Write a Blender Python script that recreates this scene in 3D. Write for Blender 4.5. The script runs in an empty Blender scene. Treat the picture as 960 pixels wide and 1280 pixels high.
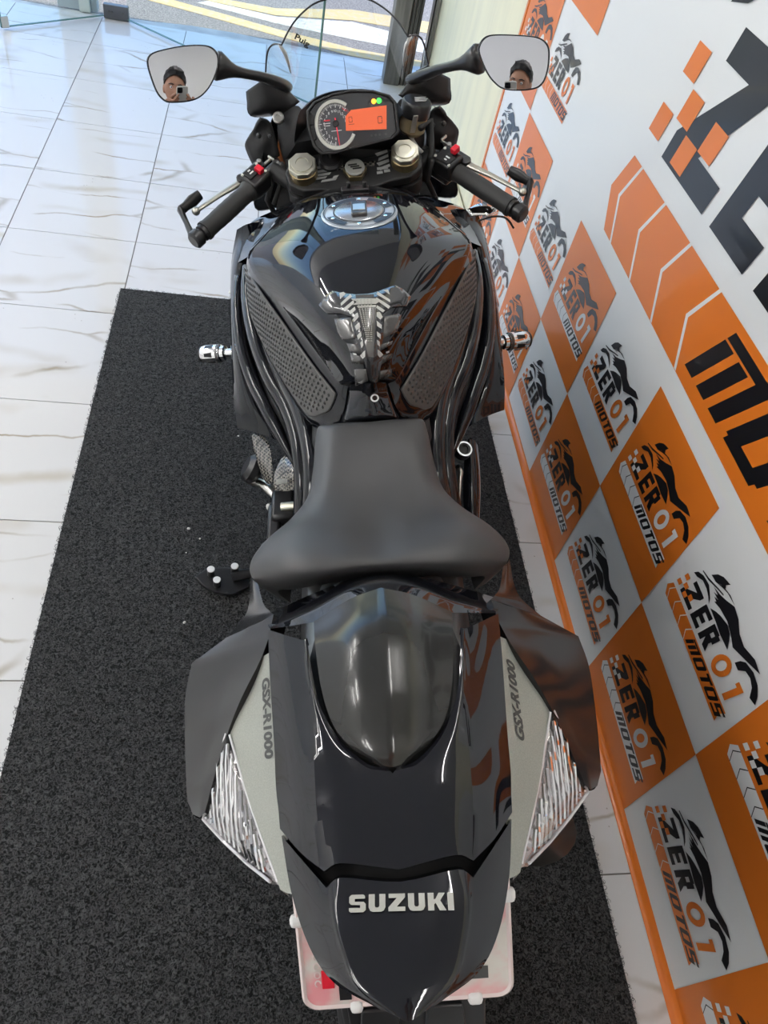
import bpy, bmesh, math, random
from math import sin, cos, pi, radians as rad
from mathutils import Matrix, Vector
from mathutils.bvhtree import BVHTree

random.seed(7)
scn = bpy.context.scene
COL = scn.collection

# ------------------------------------------------------------------ camera, world, sun, exposure
cam_data = bpy.data.cameras.new('camera')
cam_data.sensor_fit = 'VERTICAL'
cam_data.sensor_height = 24.0
cam_data.lens = 17.172
cam_data.clip_start = 0.01
cam = bpy.data.objects.new('camera', cam_data)
COL.objects.link(cam)
cam.matrix_world = Matrix(((0.980602, -0.04937, -0.189689, -0.852954),
                           (-0.082357, 0.774408, -0.627303, -2.456152),
                           (0.177867, 0.630757, 0.755321, 1.542839),
                           (0, 0, 0, 1)))
scn.camera = cam
scn.view_settings.view_transform = 'Standard'
scn.view_settings.look = 'None'
scn.view_settings.gamma = 1.0
scn.view_settings.exposure = 0.07
scn.view_settings.use_curve_mapping = False
scn.cycles.use_denoising = True
scn.cycles.max_bounces = 10
scn.cycles.transparent_max_bounces = 16
scn.cycles.sample_clamp_indirect = 6.0
scn.cycles.caustics_reflective = False
scn.cycles.caustics_refractive = False

world = bpy.data.worlds.new('sky')
scn.world = world
world.use_nodes = True
wn = world.node_tree
sky = wn.nodes.new('ShaderNodeTexSky')
sky.sky_type = 'NISHITA'
sky.sun_disc = False
sky.sun_elevation = rad(56)
sky.sun_rotation = rad(250)
sky.air_density = 1.0
sky.dust_density = 0.4
hs = wn.nodes.new('ShaderNodeHueSaturation'); hs.inputs['Saturation'].default_value = 1.12
wn.links.new(sky.outputs[0], hs.inputs['Color']); wn.links.new(hs.outputs[0], wn.nodes['Background'].inputs[0])
wn.nodes['Background'].inputs[1].default_value = 0.52

sun_data = bpy.data.lights.new('sun', 'SUN')
sun_data.energy = 5.5
sun_data.angle = rad(0.6)
sun_data.color = (1.0, 0.93, 0.82)
sun = bpy.data.objects.new('sun', sun_data)
COL.objects.link(sun)
sun.rotation_euler = Vector((0.72, 0.03, -0.9)).to_track_quat('-Z', 'Y').to_euler()

# ------------------------------------------------------------------ mesh helpers
class MB:
    """collects shapes; build() links them as one mesh object"""
    def __init__(s):
        s.v = []; s.f = []; s.m = []; s.T = Matrix.Identity(4); s.mi = 0
    def add(s, vs, fs):
        o = len(s.v)
        s.v += [s.T @ Vector(p) for p in vs]
        s.f += [tuple(i + o for i in f) for f in fs]
        s.m += [s.mi] * len(fs)
        return s
    def box(s, c, d, R=None, taper=1.0):
        vs = []
        for z in (-.5, .5):
            k = taper if z > 0 else 1.0
            for x, y in ((-.5, -.5), (.5, -.5), (.5, .5), (-.5, .5)):
                q = Vector((x * d[0] * k, y * d[1] * k, z * d[2]))
                if R is not None: q = R @ q
                vs.append(q + Vector(c))
        return s.add(vs, [(3, 2, 1, 0), (4, 5, 6, 7), (0, 1, 5, 4), (1, 2, 6, 5), (2, 3, 7, 6), (3, 0, 4, 7)])
    def grid(s, rows, closed=False):
        n = len(rows[0]); vs = [p for r in rows for p in r]; fs = []
        for i in range(len(rows) - 1):
            for j in range(n if closed else n - 1):
                k = (j + 1) % n
                fs.append((i * n + j, i * n + k, (i + 1) * n + k, (i + 1) * n + j))
        return s.add(vs, fs)
    def tube(s, pts, r, seg=12, caps=True, flat=1.0, up=None):
        pts = [Vector(p) for p in pts]
        if not isinstance(r, (list, tuple)): r = [r] * len(pts)
        rows = []; prev = None
        for i, p in enumerate(pts):
            t = (pts[min(i + 1, len(pts) - 1)] - pts[max(i - 1, 0)]).normalized()
            if prev is None:
                a = Vector(up) if up else (Vector((0, 0, 1)) if abs(t.z) < .9 else Vector((1, 0, 0)))
            else: a = prev
            a = (a - t * a.dot(t)).normalized(); prev = a; b = t.cross(a)
            rows.append([p + (a * cos(2 * pi * k / seg) * flat + b * sin(2 * pi * k / seg)) * r[i] for k in range(seg)])
        s.grid(rows, True)
        if caps:
            s.add(rows[0], [tuple(range(seg))]); s.add(rows[-1], [tuple(reversed(range(seg)))])
        return s
    def lathe(s, prof, c, axis=(0, 0, 1), seg=24, a0=0.0):
        q = Vector(axis).normalized().to_track_quat('Z', 'Y').to_matrix()
        rows = [[Vector(c) + q @ Vector((max(r, 1e-5) * cos(a0 + 2 * pi * k / seg), max(r, 1e-5) * sin(a0 + 2 * pi * k / seg), z)) for k in range(seg)] for r, z in prof]
        return s.grid(rows, True)
    def cyl(s, c, r, h, axis=(0, 0, 1), seg=20, bev=0.0, a0=0.0):
        b = bev
        prof = [(0, 0), (r - b, 0), (r, b), (r, h - b), (r - b, h), (0, h)] if b else [(0, 0), (r, 0), (r, h), (0, h)]
        return s.lathe(prof, c, axis, seg, a0)
    def ball(s, c, r, seg=16, rings=10):
        sc = r if isinstance(r, (list, tuple)) else (r, r, r)
        rows = [[(c[0] + sc[0] * sin(pi * i / rings) * cos(2 * pi * k / seg), c[1] + sc[1] * sin(pi * i / rings) * sin(2 * pi * k / seg), c[2] - sc[2] * cos(pi * i / rings)) for k in range(seg)] for i in range(rings + 1)]
        return s.grid(rows, True)
    def prism(s, poly, h, M=None):
        """polygon (x, y) extruded from 0 to h along z of M"""
        M = M or Matrix.Identity(4); n = len(poly)
        vs = [M @ Vector((x, y, 0)) for x, y in poly] + [M @ Vector((x, y, h)) for x, y in poly]
        return s.add(vs, [tuple(reversed(range(n))), tuple(range(n, 2 * n))] + [(i, (i + 1) % n, n + (i + 1) % n, n + i) for i in range(n)])
    def poly(s, pts):
        return s.add(pts, [tuple(range(len(pts)))])
    def build(s, name, mats, parent=None, smooth=35, sub=0, bevel=0, solid=0, weld=True, crease=None):
        me = bpy.data.meshes.new(name)
        me.from_pydata([tuple(p) for p in s.v], [], s.f)
        if not isinstance(mats, (list, tuple)): mats = [mats]
        for m in mats: me.materials.append(m)
        if len(mats) > 1: me.polygons.foreach_set('material_index', s.m)
        bm = bmesh.new(); bm.from_mesh(me)
        if weld: bmesh.ops.remove_doubles(bm, verts=bm.verts, dist=1e-5)
        bmesh.ops.recalc_face_normals(bm, faces=bm.faces)
        bm.to_mesh(me); bm.free()
        o = bpy.data.objects.new(name, me); COL.objects.link(o)
        if parent: o.parent = parent
        if smooth:
            me.polygons.foreach_set('use_smooth', [True] * len(me.polygons))
            if smooth < 180 and not sub: me.set_sharp_from_angle(angle=rad(smooth))
        if solid:
            m = o.modifiers.new('solid', 'SOLIDIFY'); m.thickness = abs(solid); m.offset = -1 if solid > 0 else 1
        if bevel:
            m = o.modifiers.new('bevel', 'BEVEL'); m.width = bevel; m.segments = 2; m.limit_method = 'ANGLE'
        if sub:
            m = o.modifiers.new('sub', 'SUBSURF'); m.levels = sub; m.render_levels = sub
        return o

def mir(rows):
    """rows of (x>=0) points from the centre outwards -> full symmetric rows"""
    out = []
    for r in rows:
        left = [(-p[0], p[1], p[2]) for p in reversed(r)]
        if abs(r[0][0]) < 1e-6: left = left[:-1]
        out.append(left + [tuple(p) for p in r])
    return out
def flipx(rows): return [[(-p[0], p[1], p[2]) for p in r] for r in rows]
def flipp(pts): return [(-p[0], p[1], p[2]) for p in pts]
def off(p, dx=0, dy=0, dz=0): return (p[0] + dx, p[1] + dy, p[2] + dz)
def mix(a, b, t): return tuple(a[i] * (1 - t) + b[i] * t for i in range(3))

def _cr(pts, n, corners=()):
    """interpolating spline through pts, n steps per span, tangent breaks at corner indices"""
    pts = [Vector(p) for p in pts]; N = len(pts); cs = set(corners) | {0, N - 1}; out = []
    for i in range(N - 1):
        p1, p2 = pts[i], pts[i + 1]
        d = p2 - p1
        t1 = d if i in cs else (p2 - pts[i - 1]) * .5
        t2 = d if (i + 1) in cs else (pts[i + 2] - p1) * .5
        L = d.length
        if t1.length > 1.5 * L: t1 = t1 * (1.5 * L / t1.length) if L > 0 else t1
        if t2.length > 1.5 * L: t2 = t2 * (1.5 * L / t2.length) if L > 0 else t2
        for k in range(n):
            t = k / n; a, b_ = t * t, t * t * t
            out.append(p1 * (2 * b_ - 3 * a + 1) + t1 * (b_ - 2 * a + t) + p2 * (3 * a - 2 * b_) + t2 * (b_ - a))
    out.append(pts[-1]); return out
def dense(rows, nu=4, nv=4, cu=(), cv=()):
    """rows -> finer rows passing through the given points; cu / cv: columns / rows that stay creased"""
    r1 = [_cr(r, nu, cu) for r in rows]
    cols = [_cr([r[j] for r in r1], nv, cv) for j in range(len(r1[0]))]
    return [[cols[j][i] for j in range(len(cols))] for i in range(len(cols[0]))]
def cmir(cols, ncol, centre=True):
    """creased column indices of a half (centre first) -> indices in the mirrored row"""
    out = []
    for c in cols:
        out += [ncol - 1 + c, ncol - 1 - c] if centre else [ncol + c, ncol - 1 - c]
    return out

def tag(o, label=None, cat=None, group=None, kind=None):
    if label: o['label'] = label
    if cat: o['category'] = cat
    if group: o['group'] = group
    if kind: o['kind'] = kind
    return o
def empty(name, loc=(0, 0, 0), parent=None):
    o = bpy.data.objects.new(name, None); COL.objects.link(o)
    o.empty_display_size = .1; o.location = loc
    if parent: o.parent = parent
    return o
def dup(o, parent=None):
    c = o.copy(); COL.objects.link(c); c.parent = parent
    return c
def frame(o, x, y, z):
    """matrix with the given origin and axes"""
    M = Matrix.Identity(4)
    for i, a in enumerate((Vector(x).normalized(), Vector(y).normalized(), Vector(z).normalized())):
        for k in range(3): M[k][i] = a[k]
    for k in range(3): M[k][3] = o[k]
    return M
def evalmesh(o):
    dg = bpy.context.evaluated_depsgraph_get(); dg.update()
    e = o.evaluated_get(dg); me = e.to_mesh()
    b = BVHTree.FromPolygons([v.co.copy() for v in me.vertices], [tuple(p.vertices) for p in me.polygons])
    e.to_mesh_clear(); return b

def text_polys(txt, size, shear=0.0, bold=0.0, space=1.0, sx=1.0):
    """flat mesh (verts, faces) of a word, baseline at y=0, starting at x=0"""
    cu = bpy.data.curves.new('lettering', 'FONT')
    cu.body = txt; cu.size = size; cu.shear = shear; cu.offset = bold; cu.space_character = space
    cu.resolution_u = 4
    o = bpy.data.objects.new('lettering', cu); COL.objects.link(o)
    dg = bpy.context.evaluated_depsgraph_get(); dg.update()
    me = o.evaluated_get(dg).to_mesh()
    vs = [(v.co.x * sx, v.co.y) for v in me.vertices]; fs = [tuple(p.vertices) for p in me.polygons]
    o.evaluated_get(dg).to_mesh_clear()
    bpy.data.objects.remove(o); bpy.data.curves.remove(cu)
    return vs, fs

# ------------------------------------------------------------------ materials
def mat(name, col, rough=.5, metal=0.0, coat=0.0, spec=.5, emit=None, es=1.0, alpha=1.0, trans=0.0, ior=1.45):
    m = bpy.data.materials.new(name); m.use_nodes = True
    b = m.node_tree.nodes['Principled BSDF']
    b.inputs['Base Color'].default_value = (*col, 1)
    b.inputs['Roughness'].default_value = rough
    b.inputs['Metallic'].default_value = metal
    b.inputs['Coat Weight'].default_value = coat
    b.inputs['Coat Roughness'].default_value = .03
    b.inputs['Specular IOR Level'].default_value = spec
    b.inputs['Transmission Weight'].default_value = trans
    b.inputs['IOR'].default_value = ior
    if emit:
        b.inputs['Emission Color'].default_value = (*emit, 1); b.inputs['Emission Strength'].default_value = es
    return m
def nodes(m): return m.node_tree.nodes, m.node_tree.links, m.node_tree.nodes['Principled BSDF']
def bump(m, scale, strength, dist=.001, kind='NOISE', coord='Object', detail=4):
    n, l, b = nodes(m)
    tc = n.new('ShaderNodeTexCoord')
    t = n.new('ShaderNodeTexNoise' if kind == 'NOISE' else 'ShaderNodeTexVoronoi')
    t.inputs['Scale'].default_value = scale
    if kind == 'NOISE': t.inputs['Detail'].default_value = detail
    bp = n.new('ShaderNodeBump'); bp.inputs['Strength'].default_value = strength; bp.inputs['Distance'].default_value = dist
    l.new(tc.outputs[coord], t.inputs['Vector']); l.new(t.outputs[0], bp.inputs['Height']); l.new(bp.outputs[0], b.inputs['Normal'])
    return t
def vary(m, c1, c2, scale, detail=3, lo=.35, hi=.65, coord='Object', stretch=None):
    n, l, b = nodes(m)
    tc = n.new('ShaderNodeTexCoord'); t = n.new('ShaderNodeTexNoise'); r = n.new('ShaderNodeValToRGB')
    t.inputs['Scale'].default_value = scale; t.inputs['Detail'].default_value = detail
    r.color_ramp.elements[0].position = lo; r.color_ramp.elements[0].color = (*c1, 1)
    r.color_ramp.elements[1].position = hi; r.color_ramp.elements[1].color = (*c2, 1)
    src = tc.outputs[coord]
    if stretch:
        mp = n.new('ShaderNodeMapping'); mp.inputs['Scale'].default_value = stretch
        l.new(src, mp.inputs['Vector']); src = mp.outputs[0]
    l.new(src, t.inputs['Vector']); l.new(t.outputs[0], r.inputs[0]); l.new(r.outputs[0], b.inputs['Base Color'])
    return r
def clear(name, tint=(1, 1, 1), rough=0.0, fres=1.45, base=.0):
    """thin clear sheet: see-through with a fresnel reflection"""
    m = bpy.data.materials.new(name); m.use_nodes = True
    n, l = m.node_tree.nodes, m.node_tree.links
    n.remove(n['Principled BSDF'])
    tr = n.new('ShaderNodeBsdfTransparent'); tr.inputs[0].default_value = (*tint, 1)
    gl = n.new('ShaderNodeBsdfGlossy'); gl.inputs['Roughness'].default_value = rough
    lw = n.new('ShaderNodeLayerWeight'); pw_ = n.new('ShaderNodeMath'); pw_.operation = 'POWER'; pw_.inputs[1].default_value = 4.5
    f0 = ((fres - 1) / (fres + 1)) ** 2
    fr = n.new('ShaderNodeMath'); fr.operation = 'MULTIPLY_ADD'; fr.inputs[1].default_value = .85; fr.inputs[2].default_value = f0
    l.new(lw.outputs['Facing'], pw_.inputs[0]); l.new(pw_.outputs[0], fr.inputs[0])
    mx = n.new('ShaderNodeMixShader')
    l.new(fr.outputs[0], mx.inputs[0]); l.new(tr.outputs[0], mx.inputs[1]); l.new(gl.outputs[0], mx.inputs[2])
    l.new(mx.outputs[0], n['Material Output'].inputs[0])
    return m

M = {}
M['paint'] = mat('gloss_black_paint', (.0045, .005, .0075), .03)
M['black'] = mat('satin_black_plastic', (.012, .012, .013), .32)
M['matte'] = mat('matte_black_plastic', (.014, .014, .015), .55)
M['wing'] = mat('charcoal_semi_gloss', (.011, .011, .012), .16)
M['hump'] = mat('dark_pearl_grey', (.021, .021, .020), .19, metal=.3, coat=.15)
M['silver'] = mat('warm_silver_paint', (.30, .31, .275), .45, metal=.25)
vary(M['silver'], (.27, .28, .25), (.33, .34, .30), 900, 2)
M['seat'] = mat('black_vinyl', (.036, .036, .037), .42); bump(M['seat'], 1400, .25, .0006)
M['rubber'] = mat('black_rubber', (.018, .018, .018), .6)
M['tyre'] = mat('tyre_rubber', (.016, .016, .017), .75)
M['steel'] = mat('brushed_steel', (.60, .59, .55), .28, metal=1.0)
M['chrome'] = mat('chrome', (.85, .85, .84), .06, metal=1.0)
M['darksteel'] = mat('dark_steel', (.10, .10, .10), .35, metal=.9)
M['gold'] = mat('gold_fork', (.45, .36, .20), .3, metal=1.0)
M['cap'] = mat('champagne_anodised', (.62, .60, .50), .3, metal=.9)
M['white'] = mat('white_print', (.78, .79, .78), .45)
M['offwhite'] = mat('off_white_plastic', (.62, .62, .56), .4)
M['red'] = mat('red_plastic', (.62, .012, .03), .35)
M['greyprint'] = mat('grey_print', (.34, .34, .33), .45)
M['letter'] = mat('silver_lettering', (.34, .34, .31), .42, metal=.2)
M['darkletter'] = mat('charcoal_lettering', (.045, .047, .045), .5)

# ------------------------------------------------------------------ setting: floor, walls, ceiling
TX, TY, X0, Y0 = 0.42935, 0.4309, -1.70721, 1.75548
ZC = 2.95
XL, YB = -4.71, -4.3

tile_mat = mat('polished_marble_tile', (.8, .8, .8), .09, spec=.5)
n, l, b = nodes(tile_mat)
oi = n.new('ShaderNodeObjectInfo'); tc = n.new('ShaderNodeTexCoord')
cmb = n.new('ShaderNodeVectorMath'); cmb.operation = 'SCALE'
add = n.new('ShaderNodeVectorMath'); add.operation = 'ADD'
cx = n.new('ShaderNodeCombineXYZ')
mul = n.new('ShaderNodeMath'); mul.operation = 'MULTIPLY'; mul.inputs[1].default_value = 37.0
l.new(oi.outputs['Random'], mul.inputs[0]); l.new(mul.outputs[0], cx.inputs[0]); l.new(mul.outputs[0], cx.inputs[1])
l.new(tc.outputs['Object'], add.inputs[0]); l.new(cx.outputs[0], add.inputs[1])
def vein(scale, rot, stretch, width, seed):
    ds = n.new('ShaderNodeTexNoise'); ds.inputs['Scale'].default_value = 3.2; ds.inputs['Detail'].default_value = 5; l.new(add.outputs[0], ds.inputs['Vector'])
    sc = n.new('ShaderNodeVectorMath'); sc.operation = 'MULTIPLY_ADD'; sc.inputs[1].default_value = (.13, .13, 0)
    l.new(ds.outputs['Color'], sc.inputs[0]); l.new(add.outputs[0], sc.inputs[2])
    mp = n.new('ShaderNodeMapping'); mp.inputs['Rotation'].default_value = (0, 0, rot); mp.inputs['Scale'].default_value = stretch; mp.inputs['Location'].default_value = (seed, seed * 2, 0)
    l.new(sc.outputs[0], mp.inputs['Vector'])
    v_ = n.new('ShaderNodeTexVoronoi'); v_.voronoi_dimensions = '2D'; v_.feature = 'DISTANCE_TO_EDGE'; v_.inputs['Scale'].default_value = scale
    l.new(mp.outputs[0], v_.inputs['Vector'])
    r_ = n.new('ShaderNodeMapRange'); r_.inputs[1].default_value = 0; r_.inputs[2].default_value = width; r_.inputs[3].default_value = 1; r_.inputs[4].default_value = 0; r_.interpolation_type = 'SMOOTHSTEP'
    l.new(v_.outputs['Distance'], r_.inputs[0])
    mk = n.new('ShaderNodeTexNoise'); mk.inputs['Scale'].default_value = 4.2; mk.inputs['Detail'].default_value = 2
    ofs = n.new('ShaderNodeVectorMath'); ofs.operation = 'ADD'; ofs.inputs[1].default_value = (seed * 7, seed * 3, 0); l.new(add.outputs[0], ofs.inputs[0]); l.new(ofs.outputs[0], mk.inputs['Vector'])
    mr = n.new('ShaderNodeMapRange'); mr.inputs[1].default_value = .45; mr.inputs[2].default_value = .68; l.new(mk.outputs[0], mr.inputs[0])
    mu = n.new('ShaderNodeMath'); mu.operation = 'MULTIPLY'; l.new(r_.outputs[0], mu.inputs[0]); l.new(mr.outputs[0], mu.inputs[1])
    return mu
v1 = vein(2.4, rad(-20), (.42, 2.1, 1), .030, 1.3)
v2 = vein(1.5, rad(-26), (.45, 2.2, 1), .10, 4.1)
mxa = n.new('ShaderNodeMix'); mxa.data_type = 'RGBA'; mxa.inputs['A'].default_value = (.66, .66, .655, 1); mxa.inputs['B'].default_value = (.54, .51, .45, 1)
l.new(v2.outputs[0], mxa.inputs['Factor'])
mxc = n.new('ShaderNodeMix'); mxc.data_type = 'RGBA'; mxc.inputs['B'].default_value = (.32, .27, .19, 1)
l.new(v1.outputs[0], mxc.inputs['Factor']); l.new(mxa.outputs['Result'], mxc.inputs['A'])
# small dark scuffs of dirt
vo = n.new('ShaderNodeTexVoronoi'); vo.inputs['Scale'].default_value = 46; vo.inputs['Randomness'].default_value = 1
l.new(add.outputs[0], vo.inputs['Vector'])
lt = n.new('ShaderNodeMath'); lt.operation = 'LESS_THAN'; lt.inputs[1].default_value = .10
l.new(vo.outputs['Distance'], lt.inputs[0])
mk2 = n.new('ShaderNodeTexNoise'); mk2.inputs['Scale'].default_value = 5; l.new(add.outputs[0], mk2.inputs['Vector'])
gt = n.new('ShaderNodeMath'); gt.operation = 'GREATER_THAN'; gt.inputs[1].default_value = .62; l.new(mk2.outputs[0], gt.inputs[0])
an = n.new('ShaderNodeMath'); an.operation = 'MULTIPLY'; l.new(lt.outputs[0], an.inputs[0]); l.new(gt.outputs[0], an.inputs[1])
mx2 = n.new('ShaderNodeMix'); mx2.data_type = 'RGBA'; mx2.inputs['B'].default_value = (.42, .40, .37, 1)
l.new(an.outputs[0], mx2.inputs['Factor']); l.new(mxc.outputs['Result'], mx2.inputs['A'])
l.new(mx2.outputs['Result'], b.inputs['Base Color'])

grout = mat('grey_grout', (.20, .185, .165), .9)
m = MB(); m.box((XL / 2, (YB + 2.14) / 2, -.053), (-XL, 2.14 - YB, .1))
floor = tag(m.build('floor', grout, smooth=0), 'white marble tile floor with thin grey joints', kind='structure')
tm = MB(); g = .0035; tm.box((TX / 2, -TY / 2, -.006), (TX - g, TY - g, .012))
tile0 = None
def tile_mesh(dx, dy, bevel=.0012):
    t = MB(); t.box((dx / 2, -dy / 2, -.006), (dx - g, dy - g, .012))
    return t
cache = {}
xs = [X0 + i * TX for i in range(-7, 4)] + [0.0]
ys = [2.138] + [Y0 - j * TY for j in range(0, 15)]
for i in range(len(xs) - 1):
    for j in range(len(ys) - 1):
        dx, dy = xs[i + 1] - xs[i], ys[j] - ys[j + 1]
        key = (round(dx, 3), round(dy, 3))
        if key not in cache:
            o = tile_mesh(dx, dy).build('floor_tile', tile_mat, floor, smooth=0); cache[key] = o
        else:
            o = dup(cache[key], floor)
        o.location = (xs[i], ys[j], 0)

wall_white = mat('white_wall_paint', (.78, .79, .80), .7); bump(wall_white, 160, .08, .002)
cream = mat('cream_wall_paint', (.70, .68, .55), .6)
vary(cream, (.74, .71, .53), (.64, .62, .48), 2.2, 4, .42, .72, stretch=(1, 5, .9)); bump(cream, 60, .06, .002)
ceil_mat = mat('white_ceiling_paint', (.52, .52, .54), .8)
m = MB(); m.box((.075, (YB + 1.9) / 2, ZC / 2), (.13, 1.9 - YB, ZC))
tag(m.build('wall_right', cream, smooth=0), 'cream painted wall behind the printed banner', kind='structure')
m = MB(); m.box((XL - .06, (YB + 2.15) / 2, ZC / 2), (.12, 2.15 - YB, ZC))
tag(m.build('wall_left', wall_white, smooth=0), 'white side wall of the showroom', kind='structure')
m = MB(); m.box((XL / 2, YB - .06, ZC / 2), (-XL + .3, .12, ZC))
tag(m.build('wall_back', wall_white, smooth=0), 'white back wall of the showroom', kind='structure')
m = MB(); m.box((XL / 2, (YB + 2.2) / 2, ZC + .06), (-XL + .4, 2.2 - YB - .1, .12))
tag(m.build('ceiling', ceil_mat, smooth=0), 'flat white showroom ceiling', kind='structure')
m = MB(); m.box((XL / 2, 2.10, 2.72), (-XL, .10, .46))
tag(m.build('wall_front', wall_white, smooth=0), 'white lintel above the open shop front', kind='structure')
m = MB(); m.box((-.002, 1.09, .035), (.012, 1.55, .07)); m.box((-.006, 1.09, .072), (.016, 1.55, .006))
tag(m.build('baseboard_right', cream, smooth=0, bevel=.001), 'cream skirting board at the foot of the cream wall', kind='structure')

# dark frame strip and ribbed shutter column at the shop front
alu = mat('grey_aluminium', (.16, .16, .155), .45, metal=.6)
vary(alu, (.11, .11, .105), (.20, .195, .185), 7, 5, stretch=(6, 6, .6))
dark_alu = mat('dark_bronze_frame', (.035, .034, .030), .35, metal=.5)
m = MB(); m.box((-.011, 1.885, 1.25), (.02, .06, 2.5)); m.box((.0, 1.85, 1.25), (.014, .012, 2.5))
m.mi = 1; m.box((-.0045, 1.838, 1.25), (.022, .012, 2.5))
tag(m.build('trim_1', [dark_alu, alu], smooth=0), 'dark metal frame strip at the end of the cream wall', kind='structure')
col = empty('shutter_column', (-.14, 1.9, 0))
tag(col, 'grey ribbed metal shutter guide column at the shop entrance', 'column')
m = MB(); m.box((-.035, 0, 1.3), (.085, .1, 2.6)); m.build('column_body', alu, col, smooth=0, bevel=.004)
m = MB(); m.box((.04, .012, 1.3), (.066, .07, 2.6)); m.build('guide_channel', alu, col, smooth=0, bevel=.003)
rib = MB(); rib.box((0, 0, 1.3), (.006, .010, 2.6)); rib0 = None
for k in range(6):
    o = rib.build('rib', [dark_alu, alu][k % 2], col, smooth=0, bevel=.001) if rib0 is None or k == 1 else dup(rib0 if k % 2 == 0 else rib1, col)
    if k == 0: rib0 = o
    if k == 1: rib1 = o
    o.location = (.014 + k * .0105, -.026, 0)

# ------------------------------------------------------------------ outside: pavement edge, road, paint
conc = mat('pale_concrete', (.50, .51, .52), .8); vary(conc, (.42, .43, .44), (.56, .57, .57), 9, 5); bump(conc, 60, .3, .004)
m = MB()
random.seed(3)
N = 40; edge = [(XL - 1.5 + 9 * i / N, 2.20 + .02 * random.random() + .035 * sin(i * .9)) for i in range(N + 1)]
rows = [[(x, 2.14, -.004) for x, y in edge], [(x, y, -.006) for x, y in edge], [(x, y + .01, -.05) for x, y in edge]]
m.grid(rows)
tag(m.build('pavement_strip', conc), 'narrow worn concrete strip along the shop front', 'pavement', kind='structure')
asph = mat('coarse_asphalt', (.23, .215, .205), .9)
vary(asph, (.15, .14, .135), (.36, .33, .31), 110, 3, .35, .7); bump(asph, 140, .8, .006)
m = MB(); m.box((-1, 9, -.12), (30, 13.7, .2))
tag(m.build('road', asph, smooth=0), 'coarse grey asphalt road outside the shop', 'road', kind='structure')
yel = mat('faded_yellow_road_paint', (.62, .46, .22), .85); vary(yel, (.60, .45, .22), (.50, .45, .36), 30, 5, .45, .75)
wht = mat('worn_white_road_paint', (.62, .60, .56), .85); vary(wht, (.66, .64, .60), (.45, .43, .40), 34, 5, .5, .75)
zr = -.0185
def marking(name, pts, mt, label, cat='road marking'):
    mm = MB(); mm.prism(pts, .003, Matrix.Translation((0, 0, zr - .002)))
    return tag(mm.build(name, mt, smooth=0), label, cat)
marking('road_marking', [(-3.2, 3.02), (-1.19, 2.47), (-.80, 2.35), (-.37, 2.235), (.6, 2.0 + .22), (.6, 2.33), (-.33, 2.35), (-.78, 2.45), (-1.14, 2.56), (-3.2, 3.13)], yel, 'narrow faded yellow line next to the concrete strip')
marking('road_marking', [(-1.26, 2.66), (-.80, 2.545), (-.34, 2.50), (.5, 2.46), (.5, 2.62), (-.33, 2.80), (-.80, 2.655), (-1.2, 2.72)], wht, 'worn white painted patch between the two yellow lines')
marking('road_marking', [(-1.35, 2.74), (-.80, 2.68), (-.33, 2.83), (.8, 2.86), (.8, 3.10), (-.32, 3.03), (-.80, 2.80), (-1.35, 2.80)], yel, 'broad yellow line in the middle of the road')

# ------------------------------------------------------------------ glass doors at the shop front
glass = clear('clear_tempered_glass', (.93, .97, .96), .0, 1.35)
gedge = mat('green_glass_edge', (.10, .20, .18), .15)
def leaf(name, a, c, label, far_edge=True, h=2.3):
    """door leaf from hinge a to free end c (floor points)"""
    d = Vector((c[0] - a[0], c[1] - a[1], 0)); L = d.length; ang = math.atan2(d.y, d.x)
    t = empty(name, (a[0], a[1], 0)); t.rotation_euler = (0, 0, ang)
    tag(t, label, 'glass door')
    m = MB(); m.box((L / 2, 0, h / 2 + .012), (L - .01, .010, h)); m.build('pane', glass, t, smooth=0)
    m = MB(); m.box((L - .003, 0, h / 2 + .012), (.006, .0104, h)); m.box((L / 2, 0, .013), (L, .0104, .004)); m.build('glass_edge', gedge, t, smooth=0)
    return t, L
t, L = leaf('glass_door', (-1.70, 2.12), (-2.115, 1.745), 'clear glass door leaf swung inwards beside the grey shop post')
m = MB(); m.box((L - .02, 0, .035), (.035, .022, .05)); m.build('patch_fitting', M['steel'], t, smooth=0, bevel=.002)
t, L = leaf('glass_door', (-1.58, 2.12), (-.60, 1.40), 'clear glass door leaf reaching behind the windscreen')
patch_mat = mat('dark_grey_patch_metal', (.10, .105, .115), .35, metal=.7)
pf = empty('door_closer_box', (-1.635, 2.13, 0)); tag(pf, 'dark metal patch box with bolts on the floor between the glass doors', 'door fitting')
m = MB(); m.box((0, .0, .036), (.125, .036, .065)); m.build('cover', patch_mat, pf, smooth=0, bevel=.003)
for x in (-.035, -.02, .035):
    m = MB(); m.cyl((x, -.018, .036), .006, .004, (0, -1, 0), 10); m.build('bolt', M['darksteel'], pf)
post = empty('shop_post', (-1.80, 2.2, 0)); tag(post, 'pale grey painted post outside the glass door', 'post')
bluegrey = mat('blue_grey_paint', (.36, .42, .47), .5); palep = mat('pale_post_paint', (.60, .64, .64), .5)
m = MB(); m.box((0, 0, 1.3), (.055, .09, 2.6)); m.build('face', palep, post, smooth=0, bevel=.003)
m = MB(); m.box((-.085, .01, 1.3), (.11, .06, 2.6)); m.build('side_panel', bluegrey, post, smooth=0, bevel=.003)
m = MB(); m.box((.045, .01, 1.3), (.03, .06, 2.6)); m.build('return_strip', bluegrey, post, smooth=0, bevel=.003)

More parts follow.
